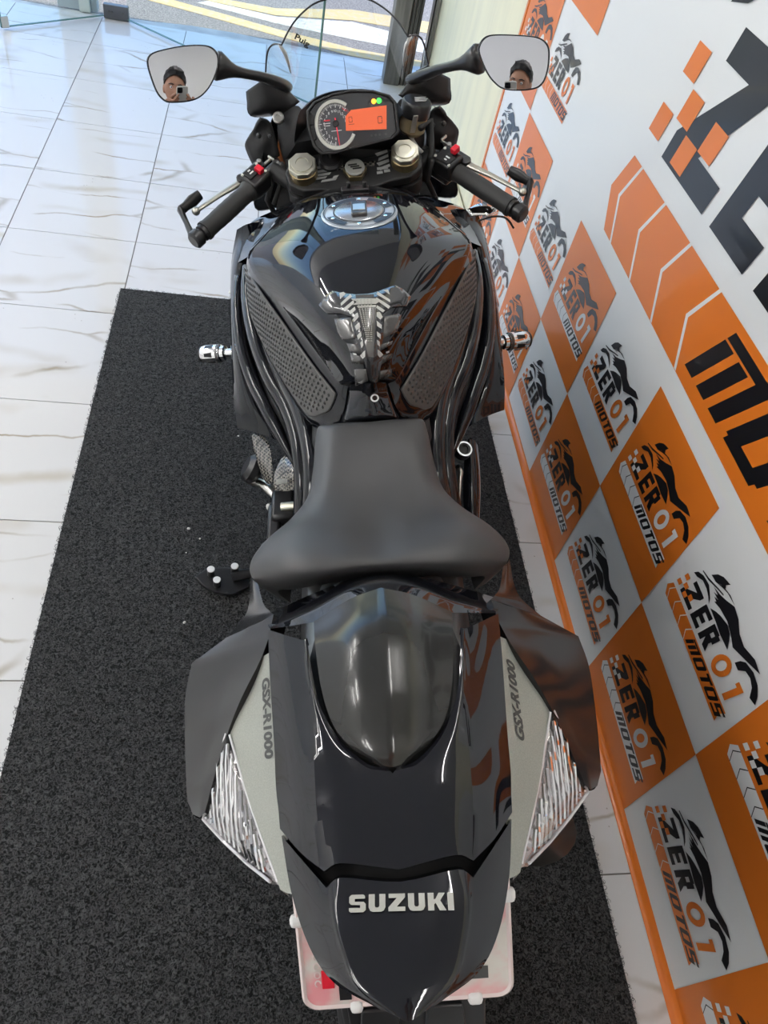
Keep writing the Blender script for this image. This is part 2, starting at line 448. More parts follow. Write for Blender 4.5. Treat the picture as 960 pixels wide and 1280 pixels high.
# ------------------------------------------------------------------ ceiling tubes
lamp_mat = mat('lamp_glow', (1, 1, 1), .5, emit=(1.0, .975, .94), es=74.0)
lampbody = mat('lamp_body_white', (.8, .8, .8), .4)
def tube_lamp(x, y, label):
    t = empty('tube_lamp', (x, y, ZC)); tag(t, label, 'ceiling lamp', 'tube lamps on the ceiling')
    m = MB(); m.box((0, 0, -.015), (.11, 1.22, .03)); m.build('batten', lampbody, t, smooth=0, bevel=.004)
    for dx in ((-.022, .022) if x < -2 else (0,)):  # second tube in the far lamps is added for more light on the banner
        m = MB(); m.tube([(dx, -.58, -.05), (dx, .58, -.05)], .016, 10); m.build('tube', lamp_mat, t)
    for s in (-1, 1):
        m = MB(); m.box((0, s * .595, -.042), (.085, .03, .05)); m.build('end_cap', lampbody, t, smooth=0, bevel=.003)
for x, y, where in ((-.62, -3.1, 'behind the photographer on the banner side'), (-.62, -.9, 'above the motorcycle'), 
                    (-3.3, -3.1, 'with two tubes near the back wall'), (-3.3, -.9, 'with two tubes halfway along the room'), (-3.3, 1.2, 'with two tubes behind the shop front'),
                    (-4.3, -3.1, 'added to brighten the banner, with two tubes where the back wall meets the bare side wall'), (-4.3, -.9, 'added to brighten the banner, with two tubes close above the bare white side wall'), (-4.3, 1.2, 'added to brighten the banner, with two tubes between the shop front and the bare side wall')):  # the row nearest the side wall is unseen, added to brighten the banner
    tube_lamp(x, y, 'white tube lamp ' + where)

# ------------------------------------------------------------------ printed banner
S, BZ, RZ0 = .333, .3246, .006
orange = mat('orange_vinyl_print', (.66, .165, .016), .30, coat=.25)
vinyl = mat('white_vinyl_print', (.72, .73, .73), .30, coat=.25)
ink = mat('black_vinyl_print', (.007, .007, .009), .28, coat=.3)
for q in (orange, vinyl, ink): bump(q, 900, .05, .0004)
ban = empty('printed_banner', (0, 0, 0))
tag(ban, 'large orange and white chequered vinyl banner hung along the wall', 'banner')
c0, c1, zt = -1.045, 11.0, 2.35
prof = [(-.020, .0015), (-.013, .003), (-.006, .008), (-.0025, .017), (-.0015, .03), (-.0012, zt)]
ystops = [-c0 * S, -c1 * S]
m = MB(); m.grid([[(x, y, z) for y in ystops] for x, z in prof[:4]])
m.build('bottom_hem', orange, ban)
m = MB(); m.grid([[(x, y, z) for y in ystops] for x, z in prof[3:]])
m.build('vinyl_sheet', vinyl, ban)
m = MB(); m.box((-.002, -c0 * S - .004, zt / 2), (.006, .016, zt)); m.build('side_hem', orange, ban, smooth=0)
XS = -.0024
def cell(c, r): return -c * S, RZ0 + r * BZ
sq = MB(); sq.add([(0, 0, 0), (0, -S, 0), (0, -S, BZ), (0, 0, BZ)], [(0, 1, 2, 3)])
sq0 = None
def is_cell(c, r): return r < 2 or c < 1
cells = [(c, r) for c in range(-1, 11) for r in range(0, 7) if is_cell(c, r)]
for c, r in cells:
    if (c + r) % 2 == 0: continue
    if sq0 is None: sq0 = o = sq.build('orange_square', orange, ban, smooth=0)
    else: o = dup(sq0, ban)
    y, z = cell(c, r); o.location = (XS - .0004, y, max(z, .012)); 
    if r == 0: o.scale = (1, 1, (z + BZ - .012) / BZ)

def big(x, y): return ((x - 2.25) / 5.05 + .065, (y - 2.15) / 5.05 + .27)
def logo_shapes():
    """printed motorcycle-shop logo as coloured polygons in a unit cell: (layer colour, points)"""
    A, K, Wt = 'accent', 'ink', 'line'
    out = []
    sh = .2
    # ribbon with chevron head and swallow tail
    out.append((A, [(.100, .27), (.065, .322), (.095, .381), (.925, .381), (.900, .326), (.915, .268)]))
    for x in (.098, .193, .287, .381):
        a = [(x + .034, .27), (x, .325), (x + .03, .381)]
        out.append((Wt, [a[0], a[1], a[2], (a[2][0] + .006, .381), (a[1][0] + .007, .325), (a[0][0] + .006, .27)]))
    # MOTOS, slanted block letters
    def sl(x, y): return (x + (y - .287) * .55, y)
    def bar(x0, x1, y0, y1): out.append((K, [sl(x0, y0), sl(x1, y0), sl(x1, y1), sl(x0, y1)]))
    y0, y1 = .287, .370; w = .0245; x = .429
    bar(x, x + w, y0, y1 - .016); bar(x + .038, x + .038 + w, y0, y1 - .016); bar(x + .076, x + .076 + w, y0, y1); bar(x, x + .08, y1 - .013, y1)
    def obox(x, wd):
        bar(x, x + .026, y0 + .008, y1 - .008); bar(x + wd - .026, x + wd, y0 + .008, y1 - .008); bar(x + .006, x + wd - .006, y0, y0 + .016); bar(x + .006, x + wd - .006, y1 - .016, y1)
    obox(.545, .082)
    bar(.642, .714, y1 - .018, y1); bar(.666, .692, y0, y1)
    obox(.722, .082)
    x = .817; bar(x, x + .078, y0, y0 + .016); bar(x, x + .078, .3205, .3365); bar(x, x + .078, y1 - .016, y1); bar(x, x + .026, .33, y1); bar(x + .052, x + .078, y0, .33)
    # ZER
    out.append((K, [big(*p) for p in ((2.757, 2.872), (3.485, 2.874), (3.523, 3.057), (3.171, 3.062), (3.55, 3.526), (3.59, 3.716), (3.003, 3.715), (2.965, 3.53), (3.295, 3.528), (2.795, 3.06))]))
    ex, ey, eh = .335, .413, .167
    def L(x, y): return (x + y * sh, ey + y)
    def lb(xa, xb, ya, yb, dx=0): out.append((K, [L(ex + dx + xa, ya), L(ex + dx + xb, ya), L(ex + dx + xb, yb), L(ex + dx + xa, yb)]))
    lb(0, .038, 0, eh); lb(0, .096, 0, .037); lb(0, .088, .065, .102); lb(0, .096, eh - .037, eh)
    dx = .125; lb(0, .038, 0, eh, dx); lb(0, .075, eh - .037, eh, dx); lb(.065, .10, .08, eh - .012, dx); lb(0, .085, .058, .095, dx)
    out.append((K, [L(ex + dx + .035, .06), L(ex + dx + .078, .065), L(ex + dx + .115, 0), L(ex + dx + .068, 0)]))
    # 0 as a ring, 1
    cx, cy = .703, .4965
    N = 20
    ring = []
    for i in range(N):
        a = 2 * pi * i / N
        ring.append(((cx + .062 * cos(a) + sh * .085 * sin(a), cy + .086 * sin(a)), (cx + .029 * cos(a) + sh * .05 * sin(a), cy + .048 * sin(a))))
    for i in range(N):
        p, q = ring[i], ring[(i + 1) % N]
        out.append((A, [p[0], q[0], q[1], p[1]]))
    out.append((A, [(.826, .413), (.864, .413), (.897, .58), (.838, .58), (.832, .545), (.853, .545)]))
    # chequered flag squares
    for i, (a, bb) in enumerate(((.125, .44), (.147, .52), (.182, .478), (.214, .437), (.262, .474))):
        d = .019; out.append(('top', [(a - d - .004, bb - d), (a + d - .004, bb - d), (a + d + .004, bb + d), (a - d + .004, bb + d)]))
    # rider and machine
    out.append((K, [(.160, .588), (.196, .597), (.245, .630), (.300, .632), (.345, .618), (.380, .599), (.362, .625), (.330, .645), (.293, .662), (.224, .652), (.180, .625)]))
    out.append((K, [(.200, .660), (.272, .674), (.357, .712), (.411, .733), (.405, .740), (.345, .718), (.262, .684), (.200, .668)]))
    out.append((K, [(.262, .715), (.292, .764), (.330, .795), (.395, .818), (.376, .785), (.390, .772), (.350, .752), (.312, .722)]))
    out.append((K, [(.300, .715), (.362, .748), (.419, .772), (.505, .782), (.440, .785), (.372, .765)]))
    out.append((K, [(.323, .693), (.39, .713), (.451, .744), (.506, .778), (.575, .766), (.64, .728), (.711, .720), (.803, .756), (.878, .746), (.785, .697), (.67, .639), (.608, .665), (.538, .681), (.450, .668), (.393, .648), (.405, .664), (.370, .663), (.405, .682), (.348, .675), (.386, .695)]))
    out.append((K, [(.405, .597), (.445, .628), (.483, .648), (.554, .672), (.600, .660), (.630, .632), (.660, .592), (.563, .586), (.491, .594)]))
    out.append((K, [(.742, .607), (.756, .652), (.782, .686), (.848, .708), (.914, .698), (.959, .665), (.985, .622), (.938, .606), (.905, .652), (.861, .669), (.816, .657), (.785, .606)]))
    return out
SH = logo_shapes()
def logo_mesh(accent, line, k=1.0, ox=0, oz=0):
    lay = {'accent': (0, 0), 'ink': (1, .0001), 'line': (2, .0001), 'top': (0, .00035)}
    m = MB(); cnt = 0
    for col_, pts in SH:
        i, d = lay[col_]; m.mi = i
        cnt += 1; m.add([(-d - cnt * .000004, -(x * k + ox) * S, (y * k + oz) * BZ) for x, y in pts], [tuple(range(len(pts)))])
    return m
proto = {}
for c, r in cells:
    if c > 8 or r > 4: continue
    od = (c + r) % 2 != 0
    if od not in proto:
        m = logo_mesh(None, None)
        o = m.build('logo_print', [vinyl if od else orange, ink, ink if od else vinyl], ban, smooth=0, weld=False); proto[od] = o
    else: o = dup(proto[od], ban)
    y, z = cell(c, r); o.location = (XS - .0008, y, z)
m = logo_mesh(None, None, 5.05, 2.25 - .065 * 5.05, 2.15 - .27 * 5.05)
o = m.build('large_logo_print', [orange, ink, vinyl], ban, smooth=0, weld=False); o.location = (XS - .0004, 0, RZ0)

# ------------------------------------------------------------------ floor mat
coil = mat('black_coil_mat', (.02, .02, .021), .75, spec=.2)
n, l, b = nodes(coil)
tc = n.new('ShaderNodeTexCoord'); nz = n.new('ShaderNodeTexNoise'); nz.inputs['Scale'].default_value = 150; nz.inputs['Detail'].default_value = 3; nz.inputs['Distortion'].default_value = 1.6
l.new(tc.outputs['Object'], nz.inputs['Vector'])
rr = n.new('ShaderNodeValToRGB'); rr.color_ramp.elements[0].position = .40; rr.color_ramp.elements[0].color = (.004, .004, .004, 1); rr.color_ramp.elements[1].position = .66; rr.color_ramp.elements[1].color = (.072, .072, .073, 1)
l.new(nz.outputs[0], rr.inputs[0]); l.new(rr.outputs[0], b.inputs['Base Color'])
bp = n.new('ShaderNodeBump'); bp.inputs['Strength'].default_value = 1; bp.inputs['Distance'].default_value = .006
l.new(nz.outputs[0], bp.inputs['Height']); l.new(bp.outputs[0], b.inputs['Normal'])
fm = empty('floor_mat', (-.69, -2.2, 0)); tag(fm, 'long black coil mat under the motorcycle', 'mat')
m = MB(); m.box((0, 0, .005), (1.196, 3.86, .010)); m.build('mat_body', coil, fm, smooth=0)
random.seed(11)
m = MB()
def loop(x, y, z, s):
    a = random.random() * 2 * pi; t = random.uniform(.3, 1.2)
    u = Vector((cos(a), sin(a), 0)); v = Vector((-sin(a) * cos(t), cos(a) * cos(t), sin(t)))
    c = Vector((x, y, z)); w = s * .24; p = []
    N = 6
    for i in range(N):
        q = 2 * pi * i / N * .82; d = u * cos(q) + v * sin(q)
        p.append(c + d * s); p.append(c + d * (s - w) + Vector((0, 0, w * .6)))
    m.add(p, [(2 * i, 2 * i + 1, 2 * i + 3, 2 * i + 2) for i in range(N - 1)])
for i in range(22000):
    x = random.uniform(-.597, .597); y = random.uniform(-1.0, 1.93)
    loop(x, y, .010 + random.uniform(-.001, .002), random.uniform(.003, .0055))
for i in range(2600):
    y = random.uniform(-1.0, 1.93); s = random.choice((-1, 1)); loop(s * random.uniform(.594, .602), y, random.uniform(.003, .01), random.uniform(.003, .005))
for i in range(600):
    loop(random.uniform(-.597, .597), random.uniform(1.925, 1.934), random.uniform(.003, .01), random.uniform(.003, .005))
fibre = mat('coil_fibre', (.040, .040, .040), .6, spec=.3)
tag(m.build('coil_fibres', fibre, fm, weld=False), kind='stuff')

# ------------------------------------------------------------------ motorcycle (own frame: x right, y forward, z up; leans on its side stand)
bike = empty('motorcycle', (-0.516081, -2.464862, 0))
bike.matrix_world = Matrix(((0.976098, 0.025847, -0.21579, -0.516081), (-0.025238, 0.999666, 0.005579, -2.464862), (0.215862, 0, 0.976424, 0), (0, 0, 0, 1)))
tag(bike, 'glossy black sport motorcycle parked on the black mat, leaning on its side stand', 'motorcycle')

def both(fn):
    for s in (-1, 1): fn(s)
def sx(s, rows): return rows if s > 0 else flipx(rows)
def sp(s, p): return (p[0] * s, p[1], p[2])
def spl(s, pts): return [sp(s, p) for p in pts]

# ---- tail: upper cowl around the seat hump
def tail_rows():
    I = [(0.0789,0.3798,0.9170), (0.0741,0.3439,0.9210), (0.0651,0.3022,0.9240), (0.0465,0.2662,0.9260), (0.0217,0.2414,0.9280), (0.0000,0.2307,0.9300), (0.0000,0.1890,0.9310), (0.0000,0.1519,0.9300)]
    Mi = [(0.0813,0.3791,0.9170), (0.0771,0.3436,0.9220), (0.0696,0.3005,0.9250), (0.0588,0.2663,0.9280), (0.0453,0.2388,0.9300), (0.0422,0.2137,0.9310), (0.0430,0.1855,0.9300), (0.0477,0.1605,0.9280)]
    K = [(0.0841,0.3795,0.9150), (0.0799,0.3454,0.9190), (0.0745,0.3006,0.9220), (0.0718,0.2689,0.9240), (0.0701,0.2423,0.9250), (0.0687,0.2140,0.9250), (0.0661,0.1844,0.9230), (0.0623,0.1569,0.9210)]
    Q = [(0.1036,0.3941,0.9020), (0.0997,0.3519,0.9040), (0.0953,0.3081,0.9050), (0.0921,0.2721,0.9060), (0.0900,0.2417,0.9060), (0.0873,0.2158,0.9060), (0.0858,0.1957,0.9040), (0.0844,0.1776,0.9020)]
    O = [(0.1263,0.4142,0.8820), (0.1224,0.3630,0.8820), (0.1181,0.3183,0.8820), (0.1141,0.2767,0.8820), (0.1113,0.2418,0.8820), (0.1085,0.2221,0.8810), (0.1077,0.2138,0.8800), (0.1068,0.2055,0.8790)]
    Sk = [off(p, -.004, 0, -.03) for p in O]
    return [list(r) for r in zip(I, Mi, K, Q, O, Sk)]
rows = tail_rows()
front = [off(p, 0, .002, -.018) for p in rows[0]]
m = MB(); g = [front] + rows + [[off(p, 0, .004, -.02) for p in rows[-1]]]
gd = dense(g, 4, 4, (2, 4), (1, len(g) - 2)); m.grid(gd); m.grid(flipx(gd))
tail = m.build('tail_cowl', M['paint'], bike, smooth=28)
# ---- tail: rear tip panel
def tip_rows():
    C = [(0.0000,0.1435,0.9270), (0.0000,0.1207,0.9310), (0.0000,0.0929,0.9340), (0.0000,0.0696,0.9350), (0.0000,0.0493,0.9330)]
    Mi = [(0.0481,0.1502,0.9250), (0.0516,0.1247,0.9275), (0.0445,0.0963,0.9300), (0.0336,0.0721,0.9310), (0.0079,0.0526,0.9320)]
    K = [(0.0607,0.1447,0.9180), (0.0573,0.1232,0.9220), (0.0498,0.0973,0.9250), (0.0392,0.0754,0.9270), (0.0148,0.0561,0.9300)]
    Q = [(0.0817,0.1701,0.9000), (0.0757,0.1370,0.9020), (0.0640,0.1023,0.9080), (0.0491,0.0772,0.9160), (0.0201,0.0582,0.9270)]
    O = [(0.1056,0.2000,0.8760), (0.0954,0.1523,0.8780), (0.0783,0.1087,0.8900), (0.0570,0.0801,0.9040), (0.0249,0.0607,0.9240)]
    Sk = [off(p, -.006, .004, -.028) for p in O]
    return [list(r) for r in zip(C, Mi, K, Q, O, Sk)]
rows = tip_rows()
m = MB(); g = mir([[off(p, 0, .006, -.016) for p in rows[0]]] + rows + [[off(p, 0, .012, -.02) for p in rows[-1]]]); m.grid(dense(g, 4, 5, cmir((2, 4), 6), (1, len(rows))))
tip = m.build('rear_cowl', M['paint'], bike, smooth=28)
tipbvh = evalmesh(tip)
def drape_text(name, txt, size, origin, xdir, ydir, bvh, material, parent, bold=0, width=None, shear=0, eps=.0007, sx_=1.0):
    vs, fs = text_polys(txt, size, shear, bold, 1.0, sx_)
    wd = max(v[0] for v in vs) - min(v[0] for v in vs); x0 = min(v[0] for v in vs)
    k = (width / wd) if width else 1.0
    # subdivide long faces by triangulating only; surfaces are nearly flat below the letters
    P = []
    for x, y in vs:
        q = Vector(origin) + Vector(xdir) * ((x - x0) * k) + Vector(ydir) * y
        h = bvh.ray_cast(Vector((q.x, q.y, 1.3)), Vector((0, 0, -1)))
        P.append((q.x, q.y, (h[0].z if h[0] else q.z) + eps))
    mm = MB(); mm.add(P, fs); return mm.build(name, material, parent, smooth=0, weld=False)
p0, p1 = Vector((-0.0418,0.1229,0.9310)), Vector((0.0415,0.1192,0.9310))
d = (p1 - p0); wl = d.length; d.normalize(); up = Vector((-d.y, d.x, 0))
# brand lettering as block strokes
def block_word(word, hgt, st, gap):
    """blocky bold capitals -> list of polygons, total width"""
    out = []; x = 0
    for ch in word:
        w = .82 * hgt if ch in 'SUZK' else .30 * hgt
        def a(pts): out.append([(x + px * w, py * hgt) for px, py in pts])
        t = st
        tx = t * hgt / w
        if ch == 'U':
            a([(0, .25), (0, 1), (tx, 1), (tx, .32), (tx + .06, .24), (1 - tx - .06, .24), (1 - tx, .32), (1 - tx, 1), (1, 1), (1, .25), (.9, .06), (.76, 0), (.24, 0), (.1, .06)])
        elif ch == 'S':
            a([(0, .08), (.10, .0), (.86, 0), (1, .12), (1, .45), (.88, .58), (.34, .60), (.34, .76), (.95, .76), (.95, .92), (.84, 1), (.14, 1), (.0, .88), (.0, .55), (.12, .43), (.66, .40), (.66, .24), (0, .26)])
        elif ch == 'Z':
            a([(0, 0), (1, 0), (1, .25), (.50, .25), (1, .78), (1, 1), (.02, 1), (.02, .75), (.50, .75), (0, .22)])
        elif ch == 'K':
            a([(0, 0), (tx, 0), (tx, .34), (.46, .42), (.68, 0), (1.08, 0), (.74, .56), (1.04, 1), (.66, 1), (.46, .66), (tx, .62), (tx, 1), (0, 1)])
        elif ch == 'I':
            a([(0, 0), (1, 0), (1, 1), (0, 1)])
        x += w + gap * hgt
    return out, x - gap * hgt
polys, tw = block_word('SUZUKI', .0130, .30, .14)
m = MB()
for pl in polys:
    P = []
    for x, y in pl:
        q = p0 + d * (x * wl / tw) + up * y
        h = tipbvh.ray_cast(Vector((q.x, q.y, 1.3)), Vector((0, 0, -1)))
        P.append((q.x, q.y, (h[0].z if h[0] else .93) + .0022))
    m.add(P, [tuple(range(len(P)))])
m.build('maker_lettering', M['letter'], tip, smooth=0, weld=False)

m = MB(); m.grid(dense(mir([[(0.0000,0.2332,0.8850), (0.1095,0.2491,0.8600)], [(0.0000,0.1870,0.8850), (0.1014,0.2090,0.8550)], [(0.0000,0.1345,0.8900), (0.0835,0.1596,0.8550)], [(0.0000,0.0943,0.8850), (0.0615,0.1067,0.8650)]]), 4, 2))
m.build('tail_underside', M['matte'], bike)
# ---- seat hump
h_rows = [[(0.0000,0.4304,0.9250), (0.0340,0.4237,0.9170), (0.0737,0.4065,0.9050)],
          [(0.0000,0.3726,0.9470), (0.0337,0.3700,0.9410), (0.0702,0.3695,0.9210)],
          [(0.0000,0.3084,0.9550), (0.0326,0.3104,0.9480), (0.0631,0.3166,0.9280)],
          [(0.0000,0.2676,0.9510), (0.0289,0.2727,0.9440), (0.0526,0.2804,0.9300)],
          [(0.0000,0.2447,0.9440), (0.0221,0.2493,0.9400), (0.0374,0.2579,0.9320)],
          [(0.0000,0.2349,0.9340), (0.0087,0.2369,0.9340), (0.0150,0.2402,0.9320)]]
for r in h_rows: r.append(off(r[-1], .002, 0, -.03))
h_rows.append([off(p, 0, -.002, -.03) for p in h_rows[-1]])
h_rows = [[off(p, 0, .003, -.03) for p in h_rows[0]]] + h_rows
m = MB(); m.grid(dense(mir(h_rows), 6, 6, cmir((2,), 4) + [3], (1, len(h_rows) - 2))); hump = m.build('seat_cowl', M['hump'], bike, smooth=32)
# dark gap floor under the hump
m = MB(); m.grid(mir([[(0.0000,0.4385,0.8950), (0.0690,0.4200,0.8850)], [(0.0000,0.3331,0.9050), (0.0838,0.3421,0.9000)], [(0.0000,0.2635,0.9150), (0.0666,0.2702,0.9100)], [(0.0000,0.2263,0.9160), (0.0375,0.2221,0.9150)]]))
m.build('cowl_gap', M['matte'], bike)
# glossy front lip behind the rider seat
lip = [[(0.0000,0.4313,0.9220), (0.0342,0.4246,0.9140), (0.0749,0.4074,0.9020), (0.1234,0.4138,0.8840)],
       [(0.0000,0.4498,0.9050), (0.0348,0.4483,0.8980), (0.0793,0.4292,0.8880), (0.1291,0.4267,0.8680)],
       [(0.0000,0.4785,0.8720), (0.0363,0.4747,0.8680), (0.0862,0.4542,0.8620), (0.1352,0.4488,0.8420)],
       [(0.0000,0.5346,0.8000), (0.0399,0.5286,0.8000), (0.0953,0.5142,0.7900), (0.1455,0.4909,0.7900)]]
m = MB(); m.grid(dense(mir(lip), 5, 4, cmir((2,), 4), (1,))); o = m.build('cowl_front_lip', M['paint'], bike, smooth=28)

# ---- tail sides: flare, wing panel, silver panel, indicator lens
wing = [[(0.1245,0.4455,0.8620), (0.1563,0.4464,0.8380), (0.1907,0.4529,0.8050)],
        [(0.1287,0.4105,0.8660), (0.1774,0.4211,0.8260), (0.2370,0.4363,0.7780)],
        [(0.1383,0.3869,0.8600), (0.1845,0.3912,0.8160), (0.2439,0.4015,0.7660)],
        [(0.1583,0.3542,0.8450), (0.1943,0.3529,0.8060), (0.2421,0.3581,0.7570)],
        [(0.1739,0.3272,0.8260), (0.2020,0.3226,0.7910), (0.2379,0.3188,0.7520)],
        [(0.1899,0.2937,0.8020), (0.2081,0.2871,0.7800), (0.2323,0.2813,0.7500)],
        [(0.2044,0.2576,0.7760), (0.2112,0.2555,0.7680), (0.2232,0.2639,0.7540)]]
for r in wing: r.insert(0, off(r[0], -.012, 0, -.02)); r.append(off(r[-1], -.006, .004, -.03)); r.append(off(r[-1], -.06, .01, -.03))
flare = [[(0.1590,0.5357,0.7950), (0.1659,0.5447,0.7880), (0.1740,0.5625,0.7720)],
         [(0.1444,0.4854,0.8250), (0.1569,0.4994,0.8080), (0.1708,0.5194,0.7820)],
         [(0.1334,0.4620,0.8450), (0.1509,0.4713,0.8230), (0.1741,0.4873,0.7920)],
         [(0.1245,0.4455,0.8620), (0.1563,0.4464,0.8380), (0.1907,0.4529,0.8050)]]
silver = [[(0.1227,0.3929,0.8720), (0.1301,0.3939,0.8640), (0.1368,0.3948,0.8560)],
          [(0.1179,0.3585,0.8720), (0.1347,0.3663,0.8550), (0.1533,0.3712,0.8400)],
          [(0.1151,0.3269,0.8720), (0.1373,0.3321,0.8500), (0.1656,0.3431,0.8300)],
          [(0.1107,0.2926,0.8720), (0.1372,0.2991,0.8500), (0.1740,0.3243,0.8200)],
          [(0.1062,0.2486,0.8720), (0.1285,0.2538,0.8500), (0.1540,0.2653,0.8280)],
          [(0.1021,0.2114,0.8720), (0.1167,0.2130,0.8550), (0.1335,0.2174,0.8380)],
          [(0.0989,0.1810,0.8680), (0.1077,0.1834,0.8580), (0.1185,0.1842,0.8460)],
          [(0.0962,0.1538,0.8620), (0.1028,0.1567,0.8560), (0.1096,0.1611,0.8500)]]
for r in silver: r.append(off(r[-1], -.004, 0, -.03))
lens_in = [(0.1735,0.3226,0.8220), (0.1631,0.2936,0.8250), (0.1522,0.2628,0.8280), (0.1419,0.2371,0.8320), (0.1317,0.2121,0.8380), (0.1224,0.1911,0.8420), (0.1125,0.1686,0.8470)]
lens_out = [(0.1776,0.3255,0.8200), (0.1897,0.3012,0.7980), (0.1994,0.2779,0.7800), (0.2086,0.2549,0.7640), (0.1827,0.2286,0.7700), (0.1529,0.2009,0.7860), (0.1246,0.1764,0.8150)]
def tail_side(s):
    m = MB(); m.grid(dense(sx(s, wing), 5, 5, (1, 2, 3), (1, 5))); o = m.build('tail_wing_panel', M['wing'], bike, smooth=26)
    m = MB(); m.grid(dense(sx(s, flare), 4, 4)); o = m.build('tail_flare', M['wing'], bike, smooth=60)
    m = MB(); m.grid(dense(sx(s, silver), 4, 4, (2,), (3,))); sp_ = m.build('silver_side_panel', M['silver'], bike, smooth=30)
    bv = evalmesh(sp_)
    if s < 0: a, e_ = Vector((-0.1348,0.3676,0.8600)), Vector((-0.1272,0.2780,0.8600))
    else: a, e_ = Vector((0.1351,0.2821,0.8600)), Vector((0.1388,0.3703,0.8600))
    dd = (e_ - a); wdt = dd.length; dd.normalize(); uu = Vector((-dd.y, dd.x, 0))
    drape_text('model_lettering', 'GSX-R1000', .0125, a, dd, uu, bv, M['darkletter'], sp_, bold=.0006, width=wdt, shear=.25)
    # indicator: reflector tray, ribs, clear lens
    def blend(t, k, dz=0):
        i = min(int(t), len(lens_in) - 2); f_ = t - i
        a_ = mix(lens_in[i], lens_in[i + 1], f_); b_ = mix(lens_out[i], lens_out[i + 1], f_)
        q = mix(a_, b_, k); bulge = .010 * sin(pi * k) * min(1, t) * min(1, 6.2 - t)
        return sp(s, (q[0], q[1], q[2] + bulge + dz))
    root = MB(); root.grid([[blend(t * .5, k / 4, -.014) for k in range(5)] for t in range(0, 13)])
    ind = root.build('indicator', M['reflector'], bike, smooth=180)
    poly2 = [(q[0], q[1]) for q in lens_in] + [(q[0], q[1]) for q in reversed(lens_out)]
    def zpl(x, y):
        best = min(((blend(t * .25, k / 8, 0), t, k) for t in range(0, 25) for k in range(9)), key=lambda e2: (e2[0][0] * s - x) ** 2 + (e2[0][1] - y) ** 2)
        return best[0][2]
    x_a, x_b = min(q[0] for q in poly2), max(q[0] for q in poly2)
    for i in range(15):
        xx = x_a + (x_b - x_a) * (i + .7) / 15.6; ysx = []
        for j in range(len(poly2)):
            (ax_, ay_), (bx_, by_) = poly2[j], poly2[(j + 1) % len(poly2)]
            if (ax_ - xx) * (bx_ - xx) < 0: ysx.append(ay_ + (by_ - ay_) * (xx - ax_) / (bx_ - ax_))
        if len(ysx) < 2: continue
        ya_, yb_ = min(ysx) + .004, max(ysx) - .004
        if yb_ - ya_ < .01: continue
        mm = MB(); pts = [sp(s, (xx + .004 * k / 5, ya_ + (yb_ - ya_) * k / 5, zpl(xx, ya_ + (yb_ - ya_) * k / 5) - .007)) for k in range(6)]
        mm.tube(pts, .0022, 6); mm.build('reflector_rib', M['chrome'], ind)
    mm = MB(); mm.grid([[blend(t * .25, k / 8, .001) for k in range(9)] for t in range(0, 25)]); mm.build('lens', M['lens'], ind, smooth=180)
    mm = MB(); mm.tube([blend(t * .25, 0.0, .0005) for t in range(0, 25)], .0013, 6); mm.tube([blend(t * .25, 1.0, .0) for t in range(0, 25)], .0018, 6); mm.build('lens_rim', M['lensrim'], ind)
M['reflector'] = mat('silver_reflector', (.62, .60, .60), .22, metal=.85)
M['lens'] = clear('clear_lens', (.97, .96, .97), .02, 1.5)
M['lensrim'] = mat('clear_lens_rim', (.70, .69, .70), .12, metal=.3)
both(tail_side)

# ---- rider seat
seat = [[(0.0000,0.8021,0.8120), (0.0255,0.8032,0.8120), (0.0570,0.8049,0.8100), (0.0798,0.8105,0.8000)],
        [(0.0000,0.7655,0.8180), (0.0286,0.7679,0.8170), (0.0618,0.7691,0.8140), (0.0851,0.7842,0.7960)],
        [(0.0000,0.7151,0.8120), (0.0304,0.7166,0.8120), (0.0673,0.7172,0.8100), (0.0897,0.7359,0.7850)],
        [(0.0000,0.6700,0.8080), (0.0342,0.6701,0.8100), (0.0745,0.6711,0.8080), (0.0982,0.6882,0.7800)],
        [(0.0000,0.6254,0.8130), (0.0436,0.6258,0.8160), (0.0894,0.6317,0.8120), (0.1221,0.6466,0.7830)],
        [(0.0000,0.5855,0.8220), (0.0497,0.5875,0.8290), (0.1106,0.5925,0.8260), (0.1532,0.6090,0.7880)],
        [(0.0000,0.5474,0.8350), (0.0493,0.5494,0.8420), (0.1145,0.5544,0.8360), (0.1705,0.5757,0.7900)],
        [(0.0000,0.5241,0.8400), (0.0475,0.5219,0.8460), (0.1118,0.5259,0.8360), (0.1670,0.5510,0.7900)],
        [(0.0000,0.5206,0.8260), (0.0488,0.5149,0.8320), (0.1058,0.5170,0.8200), (0.1523,0.5374,0.7860)],
        [(0.0000,0.5313,0.7980), (0.0537,0.5294,0.7950), (0.1078,0.5261,0.7900), (0.1357,0.5326,0.7780)]]
for r in seat: r.append(off(r[-1], -.012, .0, -.03)); 
full = [[off(p, 0, .004, -.04) for p in seat[0]]] + seat + [[off(p, 0, .07, -.03) for p in seat[-1]]]
m = MB(); m.grid(dense(mir(full), 6, 6, (), (len(full) - 2,))); o = m.build('rider_seat', M['seat'], bike, smooth=55)
# base under the seat
m = MB(); m.grid(mir([[(0.0000,0.8406,0.7700), (0.0752,0.8476,0.7600)], [(0.0000,0.7397,0.7500), (0.0874,0.7329,0.7300)], [(0.0000,0.6183,0.7500), (0.1248,0.6264,0.7350)], [(0.0000,0.6407,0.7000), (0.1179,0.6367,0.7000)]]))
m.build('seat_base', M['matte'], bike)

